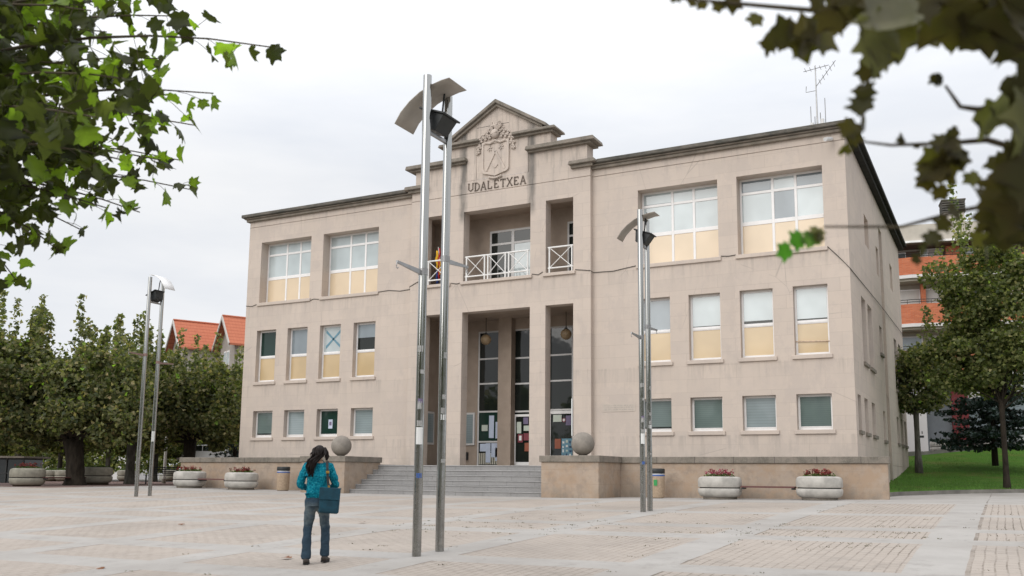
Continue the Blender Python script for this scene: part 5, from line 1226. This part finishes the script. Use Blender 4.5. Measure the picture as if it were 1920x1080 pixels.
# houses with orange gables, far left
def house(label, peaks, body, group=None):
    g0 = Vector(peaks[0]); rz = math.atan2(-.455, .89); t = thing('house', label, 'house', (g0.x, g0.y, .3), rz)
    inv = Matrix.Rotation(-rz, 3, 'Z')
    bx0, bx1, by0, by1, bz = body
    MB().box(bx0, bx1, by0, by1, -.5, bz).build('wall', 'beige', t)
    for p in peaks:
        q = inv @ (Vector(p)-Vector((g0.x, g0.y, .3))); W, Rr, Ln = 1.65, 1.95, 9.0
        zt = q.z; x, y = q.x, q.y
        MB().prism([(x-W, zt-6.0), (x+W, zt-6.0), (x+W, zt-Rr), (x, zt-.12), (x-W, zt-Rr)], y+.55, y+.8).build('gable_wall', 'gablewall', t)
        MB().box(x-W, x+W, y+.8, y+Ln, zt-6, zt-Rr-.05).build('wall', 'beige', t)
        rf = MB()
        for s in (-1, 1):
            ex, ez = x+s*(W+.35), zt-Rr*(W+.35)/W
            rf.add([(x, y, zt), (ex, y, ez), (ex, y+Ln, ez), (x, y+Ln, zt), (x, y, zt-.14), (ex, y, ez-.14), (ex, y+Ln, ez-.14), (x, y+Ln, zt-.14)],
                   [(0, 1, 2, 3), (4, 7, 6, 5), (1, 5, 6, 2)])
        rf.tube([(x, y, zt+.02), (x, y+Ln, zt+.02)], .09, 6)
        r_ = rf.build('roof', 'tiles', t)
        vb = MB()
        for s in (-1, 1):
            ex, ez = x+s*(W+.37), zt-Rr*(W+.37)/W
            vb.add([(x, y-.06, zt+.03), (ex, y-.06, ez+.03), (ex, y-.06, ez-.24), (x, y-.06, zt-.27), (x, y+.02, zt+.03), (ex, y+.02, ez+.03), (ex, y+.02, ez-.24), (x, y+.02, zt-.27)], [(0, 1, 2, 3), (4, 7, 6, 5), (0, 4, 5, 1), (3, 2, 6, 7)])
        vb.build('verge_board', 'shutterwhite', r_)
        for xx in (-.62, .08):
            o = MB().box(x+xx, x+xx+.6, y+.48, y+.549, zt-3.9, zt-2.75).build('window', 'white', t); MB().box(x+xx+.07, x+xx+.53, y+.46, y+.479, zt-3.8, zt-2.85).build('pane', 'pane_blind', o)
    return t
p1 = at(325, 600, 75); p2 = at(417, 592, 73.2)
house('white rendered house with two steep orange tiled gables behind the plane trees', [p1, p2], (-6, 9, 4.2, 12, 10.2))
# the roof of the body behind the two gables
wl_ = thing('house', 'long low pale house glimpsed under the crowns at the far left', 'house', at(70, 888, 90), math.radians(25))
MB().box(-9, 9, 0, 7, -1, 3.4).build('wall', 'whitewall', wl_); MB().prism([(-9.4, 3.4), (9.4, 3.4), (8.2, 4.9), (-8.2, 4.9)], -.4, 7.4).build('roof', 'tiles', wl_)
for k in range(6):
    o = MB().box(-7.5+k*2.8, -6.3+k*2.8, -.05, .0, .8, 2.2).build('window', 'greyframe', wl_); MB().box(-7.4+k*2.8, -6.4+k*2.8, -.07, -.051, .9, 2.1).build('pane', 'pane_dark', o)
# hedge closing the far side of the road
hb_ = at(220, 886, 78); hd = thing('hedge', 'long dark green hedge beyond the plane trees', 'hedge', hb_, math.radians(28))
rng = np.random.default_rng(6); n = 9000
P = np.stack([rng.uniform(-13, 17, n), rng.normal(0, .35, n), rng.random(n)**.8*2.6], 1); P[:, 2] *= (1+.22*np.sin(P[:, 0]*1.3)+.12*np.sin(P[:, 0]*3.1))
V, F, T = leaf_quads(P, .32, 9); leaf_object('foliage', V, F, T, 'leaf_lime', hd)
m = MB()
for k in range(16): m.tube([(-13+2*k, 0, -.5), (-13+2*k, 0, 1.6)], .05, 5)
m.build('stems', 'bark', hd)
# kiosk, bench and planters under the trees
ks = thing('kiosk', 'dark glazed kiosk with flat roof at the left frame edge', 'kiosk', at(16, 906, 50), math.radians(20))
MB().box(-1.2, .8, 0, 1.6, 0, 1.25).build('glazing', 'pane_dark', ks); MB().box(-1.5, 1.05, -.4, 1.9, 1.34, 1.44).build('roof', 'cap', ks)
m = MB()
for x in (-1.2, -.2, .8): m.box(x-.04, x+.04, -.05, .0, -.1, 1.34)
m.box(-1.2, .8, -.05, 0, .5, .56); m.box(-1.2, .8, -.04, 1.6, 1.25, 1.34); m.build('frame', 'blackmetal', ks)
pb_ = thing('park_bench', 'black slatted park bench behind the left twin pole lamp', 'bench', at(302, 906, 51), math.radians(30))
m = MB()
for k in range(4): m.box(-.9, .9, -.25+.12*k, -.16+.12*k, .42, .45)
m.build('seat', 'blackmetal', pb_); m = MB()
for k in range(4): m.box(-.9, .9, .26, .29, .52+.1*k, .58+.1*k)
m.build('backrest', 'blackmetal', pb_)
for x in (-.75, .75): MB().box(x-.03, x+.03, -.25, -.19, -.05, .42).build('leg', 'blackmetal', pb_); MB().box(x-.03, x+.03, .22, .28, -.05, .92).build('leg', 'blackmetal', pb_)
for u, lab in ((92, 'farther concrete planter just right of the far left planter, under the crowns'), (119, 'farther concrete planter touching the thick plane trunk on its left'), (236, 'farther concrete planter left of the twin pole lamp under the trees'), (322, 'farther concrete planter just left of the podium wall end')):
    planter(tuple(at(u, 902, 56)), lab, None, True, .52, GP, h=.66)
sp_ = thing('post', 'pale slim post standing under the plane trees behind the left lamp', 'post', at(307, 904, 55)); MB().lathe([(.09, -.3), (.08, 2.6), (.05, 2.66)], 12).build('shaft', 'shutterwhite', sp_, smooth='auto'); MB().lathe([(.12, -.1), (.12, .2)], 12).build('foot', 'cap', sp_)
def car(label, loc, rz, col):
    t = thing('parked_car', label, 'car', loc, rz, 'cars parked beyond the plane trees')
    prof = [(-2.0, .35), (-2.0, .78), (-1.3, .92), (-.75, 1.38), (.85, 1.42), (1.55, .98), (2.0, .88), (2.02, .35)]
    b = MB().prism(prof, -.82, .82).build('body', col, t, bevel=.08, seg=2)
    MB().prism([(-1.05, .96), (-.68, 1.32), (.05, 1.34), (.05, .96)], -.835, .835).prism([(.12, .96), (.12, 1.34), (.8, 1.35), (1.3, .98)], -.835, .835).build('side_window', 'pane_dark', t)
    for x in (-1.25, 1.3):
        for s in (-1, 1):
            wv = MB().lathe([(.001, -.1), (.31, -.1), (.31, .1), (.001, .1)], 18).build('wheel', 'blackmetal', t); wv.location = (x, s*.76, .31); wv.rotation_euler = (PI/2, 0, 0)
            hb2 = MB().lathe([(.001, -.01), (.18, -.01), (.18, .01), (.001, .01)], 14).build('rim', 'darksteel', wv); hb2.location = (0, 0, -s*.105)
    for s in (-1, 1): MB().sphere((-1.97, s*.6, .7), .09, 8, 6, (.5, 1.4, 1)).build('headlight', 'white', t)
    return t
M['carwhite'] = simple('white_car_paint', (.6, .61, .62), .25, .5, var=.02); M['carblue'] = simple('steel_blue_car_paint', (.12, .19, .23), .25, .5, var=.05); M['carsilver'] = simple('silver_car_paint', (.33, .34, .35), .3, .6, var=.03)
car('silver parked car seen just above the left end of the podium wall', at(388, 872, 66), .25, 'carwhite'); car('silver parked car seen under the crowns close to the building corner', at(440, 874, 70), .25, 'carsilver')
car('parked car on the upper street under the right trees', at(1895, 846, 57), .2, 'carsilver')
# trees on the far side of the square, behind the photographer (they show in the glass and the polished poles)
TB = None
for i, (x, y) in enumerate(((-6, -50), (3, -54), (12, -50), (21, -49), (30, -48), (38, -42), (-15, -45), (44, -33), (-21, -36), (-27, -27), (42, -22), (40, -11))):
    if TB is None:
        TB = tree('plane_tree', 'plane tree on the far side of the square, mirrored in the window glass', 'tree', (x, y, gz(x, y)), 3.0, .3,
                  [(0, 0, 5.5, 5.2, 3.5, 3.2, 3), (1.5, 0, 8.0, 4.2, 3.0, 2.4, 2), (-2, 0, 3.6, 3.6, 2.5, 1.5, 1)], 7000, .42, 'leaf_plane', 'bark', 90, group='trees across the square')
    else:
        c_ = copy_tree(TB); c_.location = (x, y, gz(x, y)); c_.rotation_euler = (0, 0, i*1.3); c_.scale = (1, 1, 1+.06*(i % 4))

# ------------------------------------------------------------------ the walking woman
M['skin'] = simple('skin', (.50, .30, .21), .55, .4, var=.05)
def knit():
    n = NT('turquoise_mottled_knit'); v = n.voro(75, out='Color'); s_ = n.noise(95, 3, .8); a = n.noise(38, 4, .7)
    col = n.ramp(a, (.34, (.0, .085, .15)), (.48, (.0, .20, .29)), (.62, (.02, .34, .43)), (.74, (.20, .56, .62)))
    col = n.mix(n.ramp(s_, (.45, 0.0), (.65, .6)), col, (.01, .13, .20)); n.bump(n.math('ADD', a, s_), .9, .015); return n.done(col, .95, .15)
def denim():
    n = NT('washed_denim'); x, y, z = n.sep()[:3]; a = n.noise(9, 5, .65); f = n.noise(160, 3, .8)
    th = n.ramp(n.math('ADD', n.math('MULTIPLY', n.math('ABSOLUTE', n.math('SUBTRACT', z, .68)), 2.6), n.math('MULTIPLY', a, .5)), (.3, 1.0), (.75, 0.0))
    col = n.mix(th, (.022, .045, .072), (.17, .20, .20)); col = n.mix(n.ramp(a, (.4, 0.0), (.65, .7)), col, (.018, .035, .06)); col = n.mix(n.math('MULTIPLY', f, .35), col, (.09, .13, .16))
    n.bump(n.noise((7, 7, 14), 4, .6), .8, .03); return n.done(col, .9, .2)
M['knit'] = knit(); M['denim'] = denim(); M['hair'] = simple('dark_brown_hair', (.011, .006, .005), .6, .25, var=.5, scale=30, bump=.4, bs=90)
M['shoe'] = simple('dark_leather_shoes', (.045, .035, .030), .6, .4, var=.3, scale=20); M['sole'] = simple('shoe_soles', (.015, .014, .013), .9)
M['bag'] = simple('dark_petrol_canvas', (.010, .055, .085), .75, .3, var=.3, scale=14, bump=.6, bs=160); M['strap'] = simple('dark_strap', (.02, .02, .022), .7); M['brass'] = simple('brass_buckle', (.55, .33, .08), .35, .5, metal=.8)
pz = Vector((9.95, -23.56, 0)); pz.z = gz(pz.x, pz.y)
hd_ = (pz-CAM); HEAD = math.atan2(hd_.y, hd_.x)-PI/2-.10
per = thing('person', 'woman with long dark hair in turquoise knit jacket and jeans walking towards the town hall', 'person', pz, HEAD)
def skin(name, nodes, edges, mat, parent, lv=2, root=0):
    me = bpy.data.meshes.new(name); me.from_pydata([n[0] for n in nodes], edges, []); me.materials.append(M[mat])
    o = bpy.data.objects.new(name, me); COL.objects.link(o); o.parent = parent
    s = o.modifiers.new('skin', 'SKIN'); s.use_smooth_shade = True
    for i, n in enumerate(nodes):
        r = n[1] if isinstance(n[1], tuple) else (n[1], n[1])
        o.data.skin_vertices[0].data[i].radius = r; o.data.skin_vertices[0].data[i].use_root = (i == root)
    u = o.modifiers.new('subdivision', 'SUBSURF'); u.levels = lv; u.render_levels = lv
    return o
# joints (x right, y away from the camera, z up)
Lf, Rf = Vector((-.115, -.05, 0)), Vector((.125, .10, 0))
hipL, hipR = (-.085, 0, .86), (.085, 0, .86); knL, knR = (-.115, .01, .47), (.12, .07, .48); anL, anR = (Lf.x, Lf.y, .09), (Rf.x, Rf.y, .11)
shL, shR = (-.165, 0, 1.335), (.165, 0, 1.335); elL, elR = (-.245, .0, 1.07), (.250, .03, 1.07); haL, haR = (-.12, .24, 1.03), (.10, .27, 1.06)
body = [((0, 0, .90), (.10, .07)), ((0, .0, 1.02), (.08, .055)), ((0, 0, 1.20), (.09, .055)), ((0, 0, 1.335), (.07, .045)), ((0, .005, 1.41), .048), ((0, .012, 1.465), .052), ((.004, .022, 1.52), (.074, .088)), ((.004, .018, 1.575), (.062, .075)),
        (hipL, .06), (knL, .045), (anL, .036), ((Lf.x, Lf.y+.13, .035), .028), (hipR, .06), (knR, .045), (anR, .036), ((Rf.x, Rf.y+.13, .04), .028),
        (shL, .035), (elL, .030), (haL, .026), (shR, .035), (elR, .030), (haR, .026)]
be = [(0, 1), (1, 2), (2, 3), (3, 4), (4, 5), (5, 6), (6, 7), (0, 8), (8, 9), (9, 10), (10, 11), (0, 12), (12, 13), (13, 14), (14, 15), (3, 16), (16, 17), (17, 18), (3, 19), (19, 20), (20, 21)]
# hands: palm and five fingers each
for hi, (h, s) in ((18, (Vector(haL), 1)), (21, (Vector(haR), -1))):
    palm = h+Vector((s*.045, .055, .02)); pi_ = len(body); body.append((tuple(palm), (.030, .018))); be.append((hi, pi_))
    for k in range(4):
        kx = Vector((s*.012, .012, .03-.02*k)); a = palm+kx+Vector((s*.02, .03, 0)); b_ = a+Vector((s*.030, .022-.003*abs(k-1), .0)); c_ = b_+Vector((s*.018, -.006, -.004))
        i0 = len(body); body += [(tuple(a), .009), (tuple(b_), .008), (tuple(c_), .007)]; be += [(pi_, i0), (i0, i0+1), (i0+1, i0+2)]
    a = palm+Vector((s*.004, .0, .034)); b_ = a+Vector((s*.028, .01, .014)); i0 = len(body); body += [(tuple(a), .010), (tuple(b_), .008)]; be += [(pi_, i0), (i0, i0+1)]
bo = skin('body', body, be, 'skin', per)
# small face features turned away from the camera
fc = MB().sphere((.004, .112, 1.515), .014, 8, 6, (.8, 1.3, 1.3)); fc.sphere((-.072, .02, 1.52), .02, 8, 6, (.5, 1, 1.5)); fc.sphere((.080, .02, 1.52), .02, 8, 6, (.5, 1, 1.5)); fc.build('nose_and_ears', 'skin', per, smooth='all')
ey = MB().sphere((-.028, .098, 1.535), .012, 8, 6).sphere((.036, .098, 1.535), .012, 8, 6).build('eyes', 'paper', per, smooth='all'); MB().tube([(-.02, .103, 1.482), (.004, .108, 1.479), (.028, .103, 1.482)], .006, 6).build('mouth', 'red', per)
jk = [((0, 0, .86), (.172, .135)), ((0, 0, .96), (.165, .13)), ((0, 0, 1.08), (.155, .12)), ((0, 0, 1.20), (.17, .125)), ((0, 0, 1.32), (.150, .105)), ((0, .0, 1.385), (.075, .062)), ((0, .0, 1.425), (.060, .056)),
      ((-.160, 0, 1.335), .066), ((-.215, -.005, 1.20), .060), (elL, .055), ((-.19, .12, 1.04), .046), (tuple(Vector(haL)+Vector((-.01, -.02, 0))), .036),
      ((.160, 0, 1.335), .066), ((.215, .0, 1.20), .060), (elR, .055), ((.19, .15, 1.055), .046), (tuple(Vector(haR)+Vector((.01, -.02, 0))), .036)]
je = [(0, 1), (1, 2), (2, 3), (3, 4), (4, 5), (5, 6), (4, 7), (7, 8), (8, 9), (9, 10), (10, 11), (4, 12), (12, 13), (13, 14), (14, 15), (15, 16)]
jo = skin('jacket', jk, je, 'knit', per, 3, 2)
tx = bpy.data.textures.new('folds', 'CLOUDS'); tx.noise_scale = .06; dm = jo.modifiers.new('folds', 'DISPLACE'); dm.texture = tx; dm.strength = .035; dm.mid_level = .5
jn = [((0, 0, .965), (.128, .098)), ((0, 0, .90), (.150, .112)), ((0, -.01, .845), (.13, .118)),
      ((-.088, -.005, .80), (.092, .098)), ((-.10, 0, .66), .083), ((-.114, .01, .49), .065), ((-.118, -.01, .38), .066), ((-.118, -.035, .22), .066), ((Lf.x, Lf.y, .10), .073), ((Lf.x, Lf.y, .05), .076),
      ((.088, .0, .80), (.092, .098)), ((.104, .03, .66), .083), ((.12, .07, .49), .065), ((.122, .075, .38), .066), ((.122, .085, .24), .066), ((Rf.x, Rf.y-.01, .13), .072), ((Rf.x, Rf.y-.01, .085), .074)]
ne = [(0, 1), (1, 2), (2, 3), (3, 4), (4, 5), (5, 6), (6, 7), (7, 8), (8, 9), (2, 10), (10, 11), (11, 12), (12, 13), (13, 14), (14, 15), (15, 16)]
no = skin('jeans', jn, ne, 'denim', per, 3, 1); tx2 = bpy.data.textures.new('creases', 'CLOUDS'); tx2.noise_scale = .09; dm = no.modifiers.new('creases', 'DISPLACE'); dm.texture = tx2; dm.strength = .03; dm.mid_level = .5
for c_, yaw_, dz in ((Lf, .05, 0), (Rf, -.18, .02)):
    sh = MB(); q = Matrix.Rotation(yaw_, 3, 'Z')
    prof = [(-.075, .034, .05), (-.06, .040, .068), (-.02, .041, .075), (.03, .042, .062), (.08, .046, .045), (.12, .044, .034), (.155, .028, .022)]
    n = 12; vs = []
    for y, hw, hh in prof:
        for k in range(n):
            a = 2*PI*k/n; vs.append(Vector(c_)+q @ Vector((hw*math.cos(a), y, dz+.012+max(0, hh*(.5+.62*math.sin(a))))))
    fs = [(i*n+k, i*n+(k+1) % n, (i+1)*n+(k+1) % n, (i+1)*n+k) for i in range(len(prof)-1) for k in range(n)]+[tuple(range(n))[::-1], tuple((len(prof)-1)*n+k for k in range(n))]
    so_ = sh.add(vs, fs).build('shoe', 'shoe', per, smooth='all')
    sl = MB(); pts = [Vector(c_)+q @ Vector((x, y, dz)) for x, y in ((-.036, -.08), (.036, -.08), (.044, .0), (.047, .09), (.03, .155), (-.02, .155), (-.045, .09), (-.04, 0))]
    sl.add([p for p in pts]+[p+Vector((0, 0, .022)) for p in pts], [tuple(range(8))[::-1], tuple(range(8, 16))]+[(i, (i+1) % 8, (i+1) % 8+8, i+8) for i in range(8)]).build('sole', 'sole', so_)
# hair: a cap of locks running from the crown down the back and over the left shoulder
hr = MB(); rnd = random.Random(12)
hr.sphere((.004, .005, 1.537), .094, 20, 14, (.90, 1.0, 1.05))
for k in range(70):
    a = rnd.uniform(PI*1.02, PI*2.02) if k > 12 else rnd.uniform(PI*.85, PI*2.15)
    x0 = .004+.086*math.cos(a); y0_ = .0+.092*math.sin(a)
    left = rnd.random() < .8; L = rnd.uniform(.26, .38) if left else rnd.uniform(.10, .17)
    ex = (-.085+rnd.gauss(0, .024)) if left else (x0*1.1+rnd.gauss(0, .02)); ey_ = -.125+rnd.gauss(0, .014)
    P = []; ph = rnd.uniform(0, 6.28); am_ = rnd.uniform(.004, .010)
    for i in range(13):
        t = i/12; s_ = min(1, t*1.6); z = 1.61-.02*(t < .01)-L*t-.05*t
        px = (.004+(x0-.004)*math.sin(min(1, t*3+.25)*PI/2))*(1-s_**2)+ex*s_**2; py = (y0_*math.sin(min(1, t*3+.25)*PI/2))*(1-s_**2)+ey_*s_**2
        P.append((px+am_*math.sin(ph+t*11)*s_, py+am_*.6*math.cos(ph+t*9)*s_-.006, z))
    r_ = rnd.uniform(.011, .019); hr.tube(P, [r_*.7]+[r_]*7+[r_*.85, r_*.7, r_*.5, r_*.3, r_*.1], 6)
for k in range(8):
    x0 = .07+rnd.uniform(0, .03); P = [(x0*.8, .03, 1.60), (x0+.015, .03+rnd.uniform(-.02, .03), 1.54), (x0+.03+rnd.uniform(-.01, .01), .03, 1.48), (x0+.02, .0+rnd.uniform(-.02, .02), 1.42)]
    hr.tube(P, [.014, .018, .015, .004], 6)
hr.build('hair', 'hair', per, smooth='all')
# shoulder bag: hangs from her right shoulder, an object of its own
bg_ = thing('shoulder_bag', 'dark petrol blue messenger bag with flap hanging at the woman\'s right hip', 'bag', pz, HEAD)
q = Matrix.Rotation(-.14, 3, 'Y') @ Matrix.Rotation(.12, 3, 'Z')
cb = Vector((.185, -.155, .865)); mm = MB().obox(cb, .275, .095, .345, Matrix.Rotation(.06, 3, 'Y')); mm.build('pouch', 'bag', bg_, bevel=.032, seg=3)
MB().obox(cb+Vector((0.004, -.052, .095)), .285, .016, .165, Matrix.Rotation(.06, 3, 'Y')).obox(cb+Vector((.012, -.004, .172)), .285, .108, .016, Matrix.Rotation(.06, 3, 'Y')).build('flap', 'bag', bg_, bevel=.007, seg=2)
stp_ = MB()
def ribbon(pts, w):
    vs = []
    for p in pts: vs += [(p[0]-w/2, p[1], p[2]), (p[0]+w/2, p[1], p[2]), (p[0]+w/2, p[1]+.006, p[2]), (p[0]-w/2, p[1]+.006, p[2])]
    fs = [(4*i+a, 4*i+(a+1) % 4, 4*(i+1)+(a+1) % 4, 4*(i+1)+a) for i in range(len(pts)-1) for a in range(4)]
    stp_.add(vs, fs)
ribbon([(.12, .06, 1.40), (.125, .0, 1.415), (.125, -.07, 1.385), (.135, -.125, 1.31), (.145, -.137, 1.20), (.155, -.14, 1.10), (.175, -.15, 1.03)], .034)
ribbon([(.12, .06, 1.40), (.16, .11, 1.25), (.22, .12, 1.1), (.27, .0, 1.02), (.29, -.12, 1.0)], .03)
stp_.build('strap', 'strap', bg_)
MB().obox((.143, -.146, 1.255), .045, .012, .035).build('buckle', 'brass', bg_, bevel=.003); MB().obox((.168, -.155, 1.055), .03, .012, .03).build('buckle', 'brass', bg_, bevel=.003)
# small phone in her hands
ph_ = thing('phone', 'dark mobile phone held before the woman\'s chest, hidden by her body', 'phone', pz, HEAD)
MB().obox((-.0, .335, 1.085), .07, .012, .13, Matrix.Rotation(.6, 3, 'X')).build('casing', 'blackmetal', ph_, bevel=.004); MB().obox((-.0, .328, 1.089), .06, .004, .11, Matrix.Rotation(.6, 3, 'X')).build('screen', 'pane_dark', ph_)
